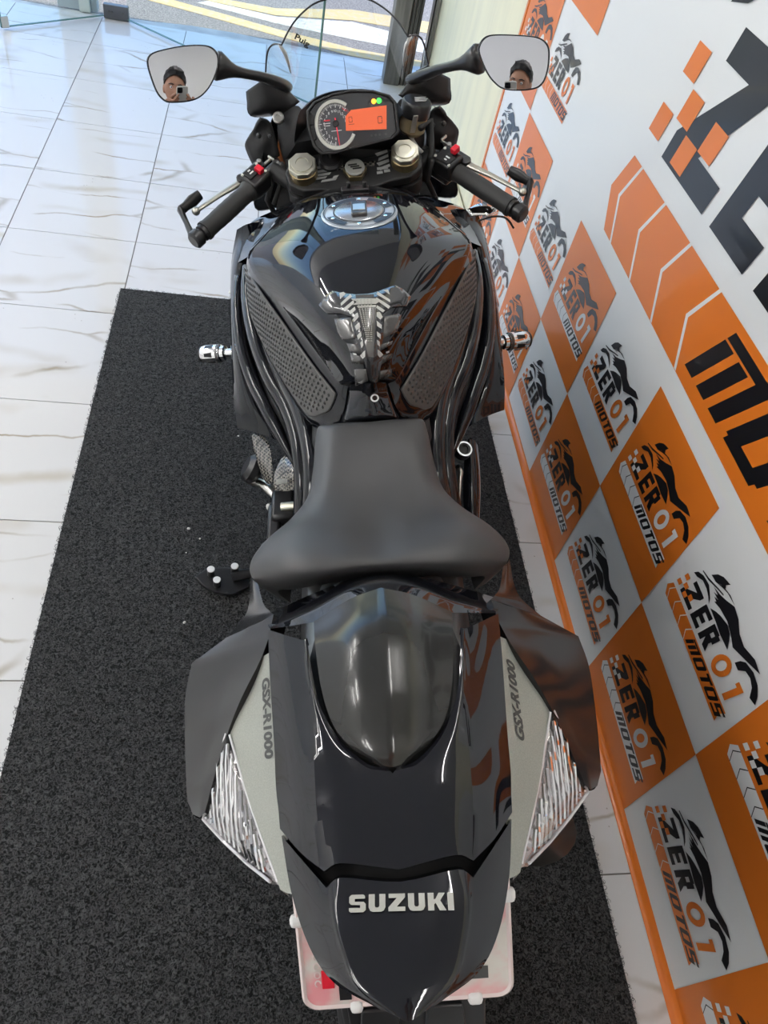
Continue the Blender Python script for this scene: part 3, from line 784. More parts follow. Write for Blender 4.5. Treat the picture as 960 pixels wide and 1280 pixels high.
# ---- fuel tank
TC = [(0.0000,1.2405,0.9380), (0.0000,1.1530,0.9500), (0.0000,1.0637,0.9560), (0.0000,0.9549,0.9550), (0.0000,0.8722,0.9440), (0.0000,0.8330,0.9180), (0.0000,0.8247,0.8840), (0.0000,0.8239,0.8680)]
TA = [(0.0594,1.2426,0.9350), (0.0680,1.1530,0.9450), (0.0765,1.0682,0.9480), (0.0641,0.9697,0.9450), (0.0494,0.8936,0.9300), (0.0337,0.8549,0.9040), (0.0202,0.8382,0.8720), (0.0117,0.8335,0.8600)]
TB = [(0.0955,1.2628,0.9180), (0.1217,1.1812,0.9200), (0.1354,1.1029,0.9200), (0.1132,1.0123,0.9120), (0.0839,0.9371,0.8980), (0.0558,0.8887,0.8760), (0.0343,0.8559,0.8520), (0.0216,0.8465,0.8480)]
TK = [(0.1280,1.2817,0.8950), (0.1705,1.2167,0.8850), (0.1959,1.1739,0.8720), (0.1620,1.0868,0.8660), (0.1138,0.9970,0.8580), (0.0773,0.9267,0.8460), (0.0477,0.8728,0.8340), (0.0308,0.8599,0.8340)]
TM = [(0.1443,1.3338,0.8550), (0.1907,1.2607,0.8480), (0.2069,1.2042,0.8380), (0.1861,1.1165,0.8220), (0.1477,1.0174,0.8100), (0.1074,0.9326,0.7980), (0.0682,0.8704,0.7900), (0.0460,0.8446,0.7880)]
TL = [(0.1611,1.4044,0.8000), (0.2096,1.3235,0.7950), (0.2167,1.2540,0.7850), (0.2087,1.1611,0.7650), (0.1813,1.0689,0.7520), (0.1451,0.9759,0.7450), (0.1087,0.8996,0.7420), (0.0857,0.8715,0.7450)]
tank = [list(r) for r in zip(TC, TA, TB, TK, TM, TL)]
for r in tank: r.append(off(r[-1], -.03, 0, -.05))
full = [[off(p, 0, .006, -.05) for p in tank[0]]] + tank + [[off(p, 0, -.003, -.05) for p in tank[-1]]]
m = MB(); m.grid(dense(mir(full), 6, 6, cmir((3,), 7), (1, len(full) - 2))); tk = m.build('fuel_tank', M['paint'], bike, smooth=30)
tkb = evalmesh(tk); cvb = None
def ontank(x, y, e_=.0008):
    h = tkb.ray_cast(Vector((x, y, 1.3)), Vector((0, 0, -1))); h2 = cvb.ray_cast(Vector((x, y, 1.3)), Vector((0, 0, -1))) if cvb else (None,)
    z = max(h[0].z if h[0] else .83, h2[0].z if h2[0] else .83)
    return (x, y, z + e_)
# tank rear cover with small round sticker
m = MB()
cov = [[(0.0000,0.8211,0.8720), (0.0115,0.8283,0.8660), (0.0263,0.8447,0.8500), (0.0388,0.8979,0.8000)], [(0.0000,0.8238,0.8480), (0.0129,0.8309,0.8420), (0.0304,0.8489,0.8260), (0.0436,0.9091,0.7700)],
       [(0.0000,0.8135,0.8320), (0.0143,0.8182,0.8280), (0.0343,0.8358,0.8120), (0.0501,0.8899,0.7600)], [(0.0000,0.8039,0.8150), (0.0157,0.8075,0.8120), (0.0381,0.8205,0.8000), (0.0565,0.8709,0.7500)], [(0.0000,0.8300,0.7800), (0.0169,0.8304,0.7800), (0.0400,0.8412,0.7700), (0.0574,0.8720,0.7400)]]
m.grid(dense(mir(cov), 5, 4, cmir((2,), 4))); tcv = m.build('tank_rear_cover', M['paint'], bike, smooth=35)
cvb = evalmesh(tcv)
# side grips: textured pads with raised dots
def pad(s):
    tp, bt = [], []
    rows_ = []
    src = list(zip(TK, TM, TL))[2:]
    for i, (k_, m_, l_) in enumerate(src):
        a = mix(k_, m_, .30 + .05 * (i == 0)); b2 = mix(m_, l_, .80)
        rows_.append([off(q, .0035, 0, .0015) for q in (a, mix(k_, m_, .68), mix(m_, l_, .12), mix(m_, l_, .46), b2)])
    # rounded ends
    def shrink(r, f_):
        c = mix(r[0], r[-1], .5); return [mix(c, q, f_) for q in r]
    rows_[0] = shrink(rows_[0], .35)
    rows_[-1] = [mix(rows_[-2][j], q, .55) for j, q in enumerate(shrink(rows_[-1], .75))]
    full_ = rows_
    m = MB(); m.grid(dense(sx(s, full_), 5, 5)); o = m.build('tank_grip_pad', M['pad'], bike, smooth=60)
    md = o.modifiers.new('solid', 'SOLIDIFY'); md.thickness = .003; md.offset = 0
    bv = evalmesh(o)
    mm = MB(); nd = 0
    ylo, yhi = min(q[1] for r in full_ for q in r), max(q[1] for r in full_ for q in r)
    zlo, zhi = min(q[2] for r in full_ for q in r), max(q[2] for r in full_ for q in r)
    yy = ylo; j = 0
    stp = .0105
    while yy < yhi:
        zz = zlo - .16 + (stp / 2 if j % 2 else 0)
        while zz < zhi + .05:
            dirv = Vector((-s, 0, -.55)).normalized()
            org = Vector((0, yy, zz)) - dirv * .6
            h = bv.ray_cast(org, dirv)
            if h[0]:
                # keep away from the rim
                ok = all(bv.ray_cast(org + Vector((0, ddy, ddz)), dirv)[0] for ddy, ddz in ((.005, 0), (-.005, 0), (0, .006), (0, -.006)))
                if ok:
                    nrm = h[1] if h[1].dot(dirv) < 0 else -h[1]
                    mm.lathe([(.0031, -.0004), (.0028, .0008), (.0015, .0017), (0, .0018)], h[0], nrm, 8); nd += 1
            zz += stp
        yy += stp * .8; j += 1
    tag(mm.build('grip_dots', M['paddot'], o, smooth=180), kind='stuff')
M['pad'] = mat('dark_rubber_pad', (.062, .060, .058), .36); bump(M['pad'], 1200, .15, .0005)
M['paddot'] = mat('black_rubber_dot', (.016, .016, .016), .35)
both(pad)
# tank centre protector: clear dark base, white chevrons
M['prot'] = mat('smoked_resin', (.020, .020, .022), .12, coat=.6)
M['protg'] = mat('pewter_resin', (.085, .082, .08), .22, metal=.3, coat=.6)
M['chev'] = mat('pale_grey_resin', (.42, .42, .40), .25, coat=.6)
VD = Vector((0, .72, -.694)).normalized(); VU = Vector((0, -VD.z, VD.y)); VC = Vector((0, .90, .94))
def onview(a, b2, e_):
    org = VC + Vector((a, 0, 0)) + VU * b2 - VD * .4
    hs = [h for h in (tkb.ray_cast(org, VD), cvb.ray_cast(org, VD)) if h[0]]
    h = min(hs, key=lambda q: q[3]); n_ = h[1] if h[1].dot(VD) < 0 else -h[1]
    return h[0] + n_ * e_
def decal(name, polys_px, mt, parent, e_=.0012, thick=.0012):
    m = MB()
    for pl in polys_px:
        # refine outline so that it follows the surface
        pts = []
        for i in range(len(pl)):
            a, b2 = Vector(pl[i]), Vector(pl[(i + 1) % len(pl)])
            nseg = max(1, int((b2 - a).length / .008))
            for k in range(nseg): pts.append(a.lerp(b2, k / nseg))
        bmx = bmesh.new(); vv = [bmx.verts.new((q.x, q.y, 0)) for q in pts]; bmx.faces.new(vv)
        bmesh.ops.triangulate(bmx, faces=bmx.faces)
        bmesh.ops.subdivide_edges(bmx, edges=[e2 for e2 in bmx.edges if e2.calc_length() > .012], cuts=2, use_grid_fill=True)
        bmesh.ops.triangulate(bmx, faces=bmx.faces)
        bmx.verts.index_update()
        m.add([onview(v_.co.x, v_.co.y, e_) for v_ in bmx.verts], [tuple(v_.index for v_ in f_.verts) for f_ in bmx.faces]); bmx.free()
    return m.build(name, mt, parent, weld=False, solid=-thick if thick else 0)
prot = empty('tank_protector', (0, 0, 0), bike)
PR_base = [ [(-0.0634,0.0154),(-0.0532,0.0271),(-0.0425,0.0339),(-0.0228,0.0268),(-0.0078,0.0234),(0.0091,0.0231),(0.0229,0.0263),(0.0368,0.0320),(0.0499,0.0369),(0.0605,0.0313),(0.0717,0.0207),(0.0639,0.0055),(0.0434,0.0027),(0.0274,-0.0078),(0.0249,-0.0443),(0.0186,-0.0623),(0.0234,-0.0660),(0.0179,-0.0842),(0.0159,-0.1009),(0.0088,-0.1047),(0.0022,-0.1000),(-0.0001,-0.0847),(-0.0041,-0.0676),(-0.0125,-0.0419),(-0.0156,-0.0150),(-0.0104,-0.0128),(-0.0318,-0.0031),(-0.0519,0.0006),(-0.0597,0.0094)] ]
PR_wingL = [ [(-0.0408,-0.0100),(-0.0171,-0.0116),(-0.0108,-0.0420),(-0.0311,-0.0406),(-0.0371,-0.0286)], [(-0.0256,-0.0468),(-0.0097,-0.0504),(-0.0053,-0.0608),(-0.0072,-0.0640),(-0.0222,-0.0580)], [(-0.0214,-0.0597),(-0.0058,-0.0683),(-0.0005,-0.0779),(-0.0200,-0.0749)], [(-0.0180,-0.0826),(-0.0010,-0.0846),(0.0005,-0.1008),(-0.0180,-0.1063)] ]
PR_wingR = [ [(0.0287,-0.0129),(0.0504,-0.0069),(0.0545,-0.0096),(0.0462,-0.0324),(0.0250,-0.0435)], [(0.0227,-0.0517),(0.0402,-0.0453),(0.0382,-0.0502),(0.0213,-0.0600)], [(0.0215,-0.0692),(0.0391,-0.0620),(0.0370,-0.0686),(0.0200,-0.0792)], [(0.0194,-0.0876),(0.0360,-0.0837),(0.0370,-0.0939),(0.0169,-0.0993)] ]
PR_chev = [ [(-0.0320,0.0282),(-0.0260,0.0295),(-0.0228,0.0260),(-0.0310,0.0183)], [(-0.0307,0.0117),(-0.0162,0.0247),(-0.0139,0.0205),(-0.0301,0.0075)], [(-0.0280,0.0024),(-0.0118,0.0146),(-0.0113,0.0096),(-0.0249,-0.0019)], [(-0.0199,-0.0031),(-0.0109,0.0038),(-0.0096,-0.0013),(-0.0176,-0.0074)], [(0.0229,0.0263),(0.0398,0.0129),(0.0395,0.0088),(0.0209,0.0215)], [(0.0315,0.0282),(0.0384,0.0294),(0.0403,0.0211)], [(0.0205,0.0166),(0.0391,0.0030),(0.0363,-0.0010),(0.0194,0.0125)], [(0.0205,0.0042),(0.0310,-0.0039),(0.0275,-0.0065),(0.0186,0.0002)], [(-0.0109,-0.0078),(-0.0073,-0.0056),(-0.0061,-0.0123),(-0.0126,-0.0193),(-0.0140,-0.0151)], [(-0.0121,-0.0252),(-0.0058,-0.0198),(-0.0046,-0.0274),(-0.0101,-0.0320)], [(-0.0097,-0.0387),(-0.0042,-0.0332),(-0.0038,-0.0399),(-0.0084,-0.0446)], [(-0.0062,-0.0490),(-0.0025,-0.0450),(-0.0021,-0.0526),(-0.0050,-0.0566)], [(-0.0073,-0.0657),(-0.0001,-0.0594),(-0.0006,-0.0678),(-0.0042,-0.0701)], [(0.0190,-0.0065),(0.0233,-0.0059),(0.0270,-0.0136),(0.0233,-0.0175),(0.0185,-0.0131)], [(0.0178,-0.0188),(0.0245,-0.0251),(0.0241,-0.0309),(0.0176,-0.0263)], [(0.0167,-0.0338),(0.0219,-0.0383),(0.0214,-0.0449),(0.0166,-0.0404)], [(0.0159,-0.0454),(0.0199,-0.0482),(0.0194,-0.0548),(0.0162,-0.0521)], [(0.0157,-0.0588),(0.0179,-0.0598),(0.0235,-0.0652),(0.0181,-0.0690),(0.0153,-0.0655)], [(-0.0173,-0.0608),(-0.0122,-0.0620),(-0.0115,-0.0645),(-0.0157,-0.0634)], [(0.0272,-0.0612),(0.0325,-0.0591),(0.0323,-0.0616),(0.0279,-0.0633)] ]
PR_mid = [ [(-0.0060,0.0010),(0.0186,0.0010),(0.0134,-0.0385),(0.0096,-0.0685),(0.0028,-0.0680),(-0.0019,-0.0375)], [(-0.0087,0.0226),(0.0175,0.0217),(0.0172,0.0168),(-0.0091,0.0169)] ]
PR_badge = [ [(-0.0159,0.0165),(0.0196,0.0150),(0.0243,0.0097),(0.0190,0.0060),(-0.0141,0.0065),(-0.0078,0.0110)], [(-0.0083,0.0044),(0.0189,0.0043),(0.0186,0.0013),(-0.0060,0.0010)] ]
PR_ring = (0.0082,-0.1253)
PR_s = [(0.0078, 0.0036), (0.0217, 0.0027), (0.0084, -0.0708), (0.0143, -0.0712)]
N = 24; m = MB(); m.grid([[onview(PR_ring[0] + r * cos(2 * pi * k / N), PR_ring[1] + r * sin(2 * pi * k / N), .001) for k in range(N)] for r in (.0038, .0060)], True); m.build('round_sticker', M['white'], tcv)
decal('resin_base', PR_base, M['prot'], prot, .0010)
decal('resin_fin', PR_wingL + PR_wingR, M['protg'], prot, .0010)
decal('chevron_print', PR_chev, M['chev'], prot, .0024, 0)
decal('centre_strip', PR_mid, M['protg'], prot, .0024, 0)
decal('metal_badge', PR_badge, M['letter'], prot, .0026, 0)
m = MB()
for i in range(22):
    t_ = i / 21; bb_ = .013 - .060 * t_; hw = .0095 * (1 - t_) + .0030 * t_; xc = .003 * (1 - t_) + .006 * t_
    for k in range(5):
        q = onview(xc + hw * (k - 2) / 2, bb_, .0028); m.box(q, (hw * .28, .0016, .0008), Matrix.Rotation(rad(40), 3, 'X'))
tag(m.build('strip_dots', M['letter'], prot, smooth=0, weld=False), kind='stuff')

# ---- fuel cap with printed ring
q0 = Vector((0.0046,1.1622,0.9490)); q0.z = ontank(q0.x, q0.y, 0)[2]; nrm = Vector((0, .11, 1)).normalized()
Mc = frame(q0 + nrm * -.0015, (1, 0, 0), nrm.cross(Vector((1, 0, 0))), nrm)
capr = empty('fuel_cap', (0, 0, 0), bike)
M['capring'] = mat('pale_chrome_ring', (.50, .55, .60), .28, metal=.35); M['capface'] = mat('brushed_cap_face', (.50, .52, .55), .25, metal=.9)
def capd(name, prof, mt, seg=48):
    m = MB(); m.T = Mc; m.lathe(prof, (0, 0, 0), (0, 0, 1), seg); return m.build(name, mt, capr)
capd('printed_ring', [(0, -.012), (.063, -.012), (.0640, .000), (.0620, .0014), (.034, .0016)], M['capring'])
capd('cap_disc', [(.041, .0012), (.041, .0045), (.039, .0058), (.0, .0062)], M['capface'])
m = MB(); m.T = Mc
for a0, a1, r0, r1 in ((.25, 1.25, .045, .0565), (1.65, 2.75, .045, .0565), (3.45, 4.25, .045, .0565), (5.2, 6.0, .045, .0565)):
    m.grid([[(r * cos(a0 + (a1 - a0) * k / 10), r * sin(a0 + (a1 - a0) * k / 10), .0032) for k in range(11)] for r in (r0, r1)])
for r0, r1, z in ((.0585, .0605, .0032), (.0415, .0435, .0032)):
    m.grid([[(r * cos(2 * pi * k / 48), r * sin(2 * pi * k / 48), z) for k in range(48)] for r in (r0, r1)], True)
m.build('ring_print', M['black'], capr, smooth=0, weld=False)
for k in range(6):
    a = k * pi / 3 + .5; m = MB(); m.T = Mc; m.cyl((.050 * cos(a), .050 * sin(a), .0015), .0035, .003, (0, 0, 1), 10, .0006); m.build('cap_bolt', M['chrome'], capr)
m = MB(); m.T = Mc; m.box((0, -.004, .0085), (.026, .050, .008)); m.build('key_flap', M['darksteel'], capr, bevel=.002)
m = MB(); m.T = Mc; m.box((0, -.006, .0128), (.020, .024, .0014)); m.build('flap_plate', M['steel'], capr, bevel=.0005)

# ---- frame spars, inner fairing rails, outer fairing
spar = [(0.2268,1.3684,0.7400), (0.2266,1.2640,0.7250), (0.2090,1.1541,0.7100), (0.1808,1.0630,0.6900), (0.1524,1.0057,0.6700), (0.1349,0.9477,0.6500), (0.1286,0.8918,0.6250), (0.1304,0.8520,0.5950), (0.1398,0.8235,0.5400), (0.1499,0.7961,0.4800)]
inner_spar = [(0.1925,1.1820,0.7250), (0.1757,1.1081,0.7150), (0.1544,1.0493,0.7050), (0.1282,0.9824,0.6950), (0.1102,0.9101,0.6850), (0.1039,0.8526,0.6650), (0.1066,0.8115,0.6400), (0.1151,0.7746,0.6000)]
rail = [(0.2540,1.3899,0.7000), (0.2562,1.2906,0.6800), (0.2446,1.1910,0.6550), (0.2231,1.1152,0.6350), (0.2031,1.0697,0.6200), (0.1811,1.0219,0.6000), (0.1638,0.9836,0.5850), (0.1484,0.9505,0.5700)]
def frame_side(s):
    m = MB(); m.tube(_cr(spl(s, spar), 3), .0155, 14, flat=1.6); m.build('frame_spar', M['paint'], bike, smooth=180)
    m = MB(); m.tube(_cr(spl(s, inner_spar), 3), .018, 14, flat=1.6); m.build('frame_inner_spar', M['paint'], bike, smooth=180); m = MB(); m.tube(_cr(spl(s, [off(p, -.012, .01, -.05) for p in spar]), 3), .026, 14, flat=1.7); m.build('frame_lower_spar', M['black'], bike, smooth=180)
    m = MB(); rl = _cr(spl(s, rail), 3); m.tube(rl, [.015 if k < 14 else .015 - .0115 * (k - 14) / (len(rl) - 15) for k in range(len(rl))], 14, flat=1.6); m.build('fairing_rail', M['paint'], bike, smooth=180)
    out = [(0.2535,1.4445,0.7750), (0.2798,1.4386,0.7000), (0.2949,1.3791,0.6200), (0.2966,1.2887,0.5600), (0.2930,1.2033,0.5200), (0.2863,1.1473,0.4900)]
    inn = [(0.1827,1.4134,0.8000), (0.2413,1.3769,0.7450), (0.2649,1.3267,0.6650), (0.2670,1.2494,0.6000), (0.2424,1.1636,0.5400), (0.2025,1.1107,0.4800)]
    rows_ = [[off(q, -.03, 0, -.05) for q in inn], inn, [mix(a, b2, .5) for a, b2 in zip(inn, out)], out]
    rows_[2] = [off(q, .004, 0, .008) for q in rows_[2]]
    rows_.append([off(q, -.002, .01 + (.0, .0, .0, .01, .03, .07)[k], -.05) for k, q in enumerate(out)])
    low = [(.225, 1.56, .62), (.23, 1.50, .50), (.225, 1.42, .42), (.215, 1.35, .38), (.21, 1.31, .36), (.205, 1.28, .35)]
    rows_.append(low)
    rows_.append([(.14, 1.60, .35), (.15, 1.52, .24), (.15, 1.42, .19), (.15, 1.33, .17), (.15, 1.28, .16), (.15, 1.24, .17)])
    m = MB(); m.grid(dense(sx(s, rows_), 5, 4, (), (3,))); o = m.build('side_fairing', M['paint'], bike, smooth=30)
    # front shoulder of the fairing beside the tank
    sh_ = [[(0.1188,1.4451,0.8300), (0.1419,1.3913,0.8400), (0.1702,1.3464,0.8300), (0.2107,1.3040,0.8000)], [(0.1683,1.4689,0.8000), (0.1840,1.4451,0.8000), (0.2117,1.4037,0.7900), (0.2371,1.3441,0.7650)], [(0.2134,1.4969,0.7700), (0.2292,1.4727,0.7700), (0.2494,1.4417,0.7600), (0.2648,1.4048,0.7200)]]
    m = MB(); m.grid(dense(sx(s, sh_), 4, 4)); m.build('fairing_shoulder', M['paint'], bike, smooth=50)
    # cap screw on the fairing
    q = off(sp(s, (0.2788,1.3980,0.6550)), s * .004, 0, .004); m = MB(); m.cyl(q, .008, .004, (s * .5, 0, .85), 14, .001); m.build('fairing_screw', M['offwhite'], bike)
both(frame_side)

# ---- crash sliders: chrome mushroom with windows
def slider(s, tipp, inner, mark):
    a, b2 = Vector(inner), Vector(tipp); dd = (b2 - a); Ls = dd.length; dd.normalize()
    r = .0215
    root = MB(); root.lathe([(0, 0), (.010, 0), (.010, Ls * .35), (r * .8, Ls * .36), (r * .8, Ls * .44), (r * .95, Ls * .46), (r, Ls * .56), (r, Ls * .80), (r * .93, Ls * .90), (r * .75, Ls * .95), (0, Ls * .95)], a, dd, 28)
    o = root.build('crash_slider', M['chrome'], bike)
    m = MB(); m.lathe([(r * .82, Ls * .90), (r * .86, Ls * .965), (r * .6, Ls), (0, Ls)], a, dd, 24); m.build('end_pad', M['rubber'], o)
    m = MB(); m.lathe([(r * .62, Ls * .45), (r * 1.02, Ls * .47), (r * 1.02, Ls * .53), (r * .62, Ls * .55)], a, dd, 24); m.build('groove_ring', M['darksteel'], o)
    qx = dd.orthogonal().normalized(); qy = dd.cross(qx)
    for k in range(6):
        an = k * pi / 3 + .25; nn = qx * cos(an) + qy * sin(an); tt = dd.cross(nn)
        Mx = frame(a + dd * (Ls * .70) + nn * (r * .93), dd, tt, nn)
        m = MB(); m.T = Mx; m.prism([(-Ls * .09, -.006), (Ls * .09, -.004), (Ls * .09, .004), (-Ls * .09, .006)], .002); m.build('slider_window', M['black'], o, smooth=0)
slider(-1, (-0.4077,1.4573,0.4500), (-0.3040,1.4304,0.4700), 0)
slider(1, (0.3972,1.4306,0.4500), (0.2894,1.3978,0.4700), 0)

# ---- wheels
def wheel(name, y, r, w):
    t = empty(name, (0, y, r), bike)
    prof = [(r - .11, -w * .42), (r - .07, -w * .5), (r - .03, -w * .46), (r - .008, -w * .28), (r, 0), (r - .008, w * .28), (r - .03, w * .46), (r - .07, w * .5), (r - .11, w * .42)]
    m = MB(); m.lathe(prof, (0, 0, 0), (1, 0, 0), 56); m.build('tyre', M['tyre'], t, smooth=180)
    m = MB(); m.lathe([(r - .105, -w * .43), (r - .125, -w * .40), (r - .135, -w * .2), (r - .135, w * .2), (r - .125, w * .40), (r - .105, w * .43)], (0, 0, 0), (1, 0, 0), 40); m.build('rim', M['black'], t, smooth=60, solid=.006)
    m = MB(); m.cyl((-.06, 0, 0), .045, .12, (1, 0, 0), 20, .006); m.build('hub', M['darksteel'], t)
    for k in range(5):
        a = 2 * pi * k / 5; m = MB()
        m.tube([(0, .035 * cos(a), .035 * sin(a)), (0, (r - .12) * cos(a + .12), (r - .12) * sin(a + .12))], [.018, .012], 8); m.build('spoke', M['black'], t)
    for x in ((-.075, .075) if 'front' in name else (.075,)):
        m = MB(); m.lathe([(.07, 0), (.155 if 'front' in name else .11, 0), (.155 if 'front' in name else .11, .005), (.07, .005), (.07, 0)], (x, 0, 0), (1, 0, 0), 36); m.build('brake_disc', M['steel'], t)
wheel('rear_wheel', .315, .316, .19)
wheel('front_wheel', 1.72, .30, .12)
# swingarm, engine block, radiator, exhaust
m = MB()
for s in (-1, 1): m.tube([(s * .12, .30, .316), (s * .125, .55, .35), (s * .11, .80, .40)], [.030, .036, .045], 10, flat=1.3)
m.build('swingarm', M['darksteel'], bike, smooth=180)
m = MB(); m.box((0, 1.08, .36), (.30, .46, .34)); m.box((0, 1.30, .52), (.34, .26, .22), Matrix.Rotation(rad(-25), 3, 'X')); m.build('engine_block', M['black'], bike, bevel=.02)
m = MB(); m.box((0, 1.47, .50), (.36, .05, .36), Matrix.Rotation(rad(12), 3, 'X')); m.build('radiator', M['matte'], bike, bevel=.006)
m = MB(); m.tube([(.08, 1.25, .17), (.10, .95, .16), (.16, .72, .22)], [.03, .035, .04], 12); m.tube([(.16, .72, .22), (.20, .55, .32), (.21, .30, .42)], [.05, .062, .055], 16, flat=1.2); m.build('exhaust', M['darksteel'], bike, smooth=180)
m = MB(); m.box((0, .78, .60), (.16, .40, .20)); m.box((0, 1.02, .66), (.20, .34, .14)); m.box((0, .42, .70), (.18, .30, .10)); m.build('subframe_box', M['matte'], bike, bevel=.02)

# ---- left side: carbon guards, engine cover, foot peg, chain cover
carbon = mat('carbon_weave', (.05, .048, .045), .25, coat=.7)
n, l, b = nodes(carbon); tc = n.new('ShaderNodeTexCoord'); ck = n.new('ShaderNodeTexChecker'); ck.inputs['Scale'].default_value = 190
ck.inputs['Color1'].default_value = (.012, .012, .012, 1); ck.inputs['Color2'].default_value = (.17, .155, .135, 1)
l.new(tc.outputs['Object'], ck.inputs['Vector']); l.new(ck.outputs[0], b.inputs['Base Color'])
gA = [[(-0.2700,1.1844,0.4400), (-0.2514,1.1674,0.4500), (-0.2242,1.1448,0.4600)], [(-0.2627,1.1486,0.4200), (-0.2403,1.1223,0.4400), (-0.2134,1.0910,0.4600)], [(-0.2514,1.1034,0.4000), (-0.2332,1.0834,0.4200), (-0.2137,1.0633,0.4400)], [(-0.2377,1.0775,0.3800), (-0.2267,1.0589,0.4000), (-0.2144,1.0447,0.4200)]]
m = MB(); m.grid(gA); m.build('carbon_engine_guard', carbon, bike, sub=2, solid=.004)
gB = [[(-0.1959,1.0705,0.4700), (-0.1828,1.0736,0.4800), (-0.1676,1.0630,0.4800)], [(-0.2133,1.0495,0.4500), (-0.1850,1.0329,0.4800), (-0.1586,1.0124,0.4900)], [(-0.2176,1.0318,0.4400), (-0.1873,1.0068,0.4700), (-0.1580,0.9952,0.4800)], [(-0.2186,1.0204,0.4200), (-0.1881,0.9917,0.4500), (-0.1587,0.9826,0.4600)]]
m = MB(); m.grid(gB); o = m.build('carbon_heel_guard', carbon, bike, sub=2, solid=.004)
m = MB(); m.box((-0.1890,0.9955,0.4780), (.022, .012, .002)); m.build('guard_sticker', M['letter'], o, smooth=0)
m = MB(); m.cyl((-0.2616,1.1360,0.3600), .034, .034, (-.8, .1, .6), 24, .010); m.build('stator_cover', M['black'], bike)
m = MB(); m.tube([(-0.2891,1.1410,0.3300), (-0.2530,1.1141,0.3400), (-0.2190,1.0605,0.3600)], .011, 10); m.build('cover_pipe', M['steel'], bike, smooth=180)
m = MB(); m.box((-0.2019,1.0201,0.3600), (.05, .08, .05)); m.box((-0.2211,0.9867,0.3400), (.03, .10, .06)); m.build('foot_peg_bracket', M['black'], bike, bevel=.008)
m = MB(); m.tube([(-0.2030,1.0063,0.3850), (-0.1682,1.0035,0.3900)], .010, 12); m.cyl((-0.1749,0.9997,0.3900), .014, .012, (1, 0, 0), 14, .002); m.build('pivot_bolt', M['cap'], bike)
m = MB(); m.tube([(-0.2393,1.0468,0.3400), (-0.2216,1.0415,0.3500)], .009, 10); m.build('shift_rod_end', M['steel'], bike)
m = MB(); m.tube([(-0.2032,0.9754,0.3300), (-0.2506,0.9555,0.3100)], [.014, .012], 10); m.build('foot_peg', M['darksteel'], bike)
# ---- right side: clutch cover and bolts
cov = [[(0.2026,1.1064,0.4600), (0.2152,1.0980,0.4600), (0.2288,1.1168,0.4200), (0.2408,1.1643,0.3600)], [(0.1886,1.0466,0.4500), (0.2068,1.0355,0.4600), (0.2248,1.0550,0.4300), (0.2375,1.1144,0.3600)], [(0.1772,0.9782,0.4400), (0.1981,0.9589,0.4600), (0.2192,0.9874,0.4200), (0.2316,1.0424,0.3500)], [(0.1741,0.9207,0.4200), (0.1893,0.8971,0.4400), (0.2076,0.9237,0.4100), (0.2174,0.9668,0.3500)], [(0.1892,0.9041,0.4000), (0.1983,0.8992,0.4000), (0.2087,0.9180,0.3800), (0.2172,0.9485,0.3400)]]
m = MB(); m.grid(cov); m.build('clutch_cover', M['paint'], bike, sub=2)
m = MB(); m.lathe([(.0, .004), (.009, .004), (.009, .008), (.017, .008), (.018, .0), (.018, -.01)], (0.1838,1.0363,0.4900), (.25, -.35, .9), 24); o = m.build('cover_bolt', M['black'], bike)
m = MB(); m.lathe([(.013, .0082), (.0165, .0082), (.0165, .0092), (.013, .0092), (.013, .0082)], (0.1838,1.0363,0.4900), (.25, -.35, .9), 24); m.build('bolt_ring', M['chrome'], o)
m = MB(); m.tube([(0.1686,1.0023,0.4800), (0.1732,0.9865,0.4800), (0.1704,0.9741,0.4700), (0.1655,0.9364,0.4400)], [.006, .005, .004, .003], 8); m.build('brake_pedal_spring', M['steel'], bike, smooth=180)
m = MB(); m.tube([(0.2081,0.9398,0.3300), (0.2499,0.9341,0.3100)], [.014, .012], 10); m.build('foot_peg', M['darksteel'], bike)

# ---- side stand with wide foot plate
def inv_world(w):  # world floor point to motorcycle frame
    return bike.matrix_world.inverted() @ Vector(w)
gx, gy = -.8863, -1.4295
foot = empty('side_stand', (0, 0, 0), bike)
MW = bike.matrix_world.inverted()
m = MB(); m.T = MW
poly_ = [(-.072, .004), (-.045, .030), (.0, .034), (.05, .030), (.06, -.02), (.02, -.045), (-.02, -.040), (-.05, -.022)]
m.prism(poly_, .010, Matrix.Translation((gx, gy, .0125))); m.build('foot_plate', M['black'], foot, smooth=0, bevel=.002)
for dx, dy in ((-.034, .010), (-.018, -.020), (.022, .016)):
    m = MB(); m.T = MW; m.cyl((gx + dx, gy + dy, .022), .0088, .022 if dx < 0 else .03, (0, 0, 1), 14, .001); m.build('foot_bolt', M['darksteel'], foot)
    m = MB(); m.T = MW; m.cyl((gx + dx, gy + dy, .044 if dx < 0 else .052), .0092, .004, (0, 0, 1), 14, .001); m.build('bolt_head', M['white'], foot)
m = MB(); a_ = MW @ Vector((gx + .02, gy, .03)); m.tube([a_, (-.16, 1.03, .16), (-.14, 1.0, .26)], [.013, .014, .018], 10); m.build('stand_leg', M['black'], foot, smooth=180)

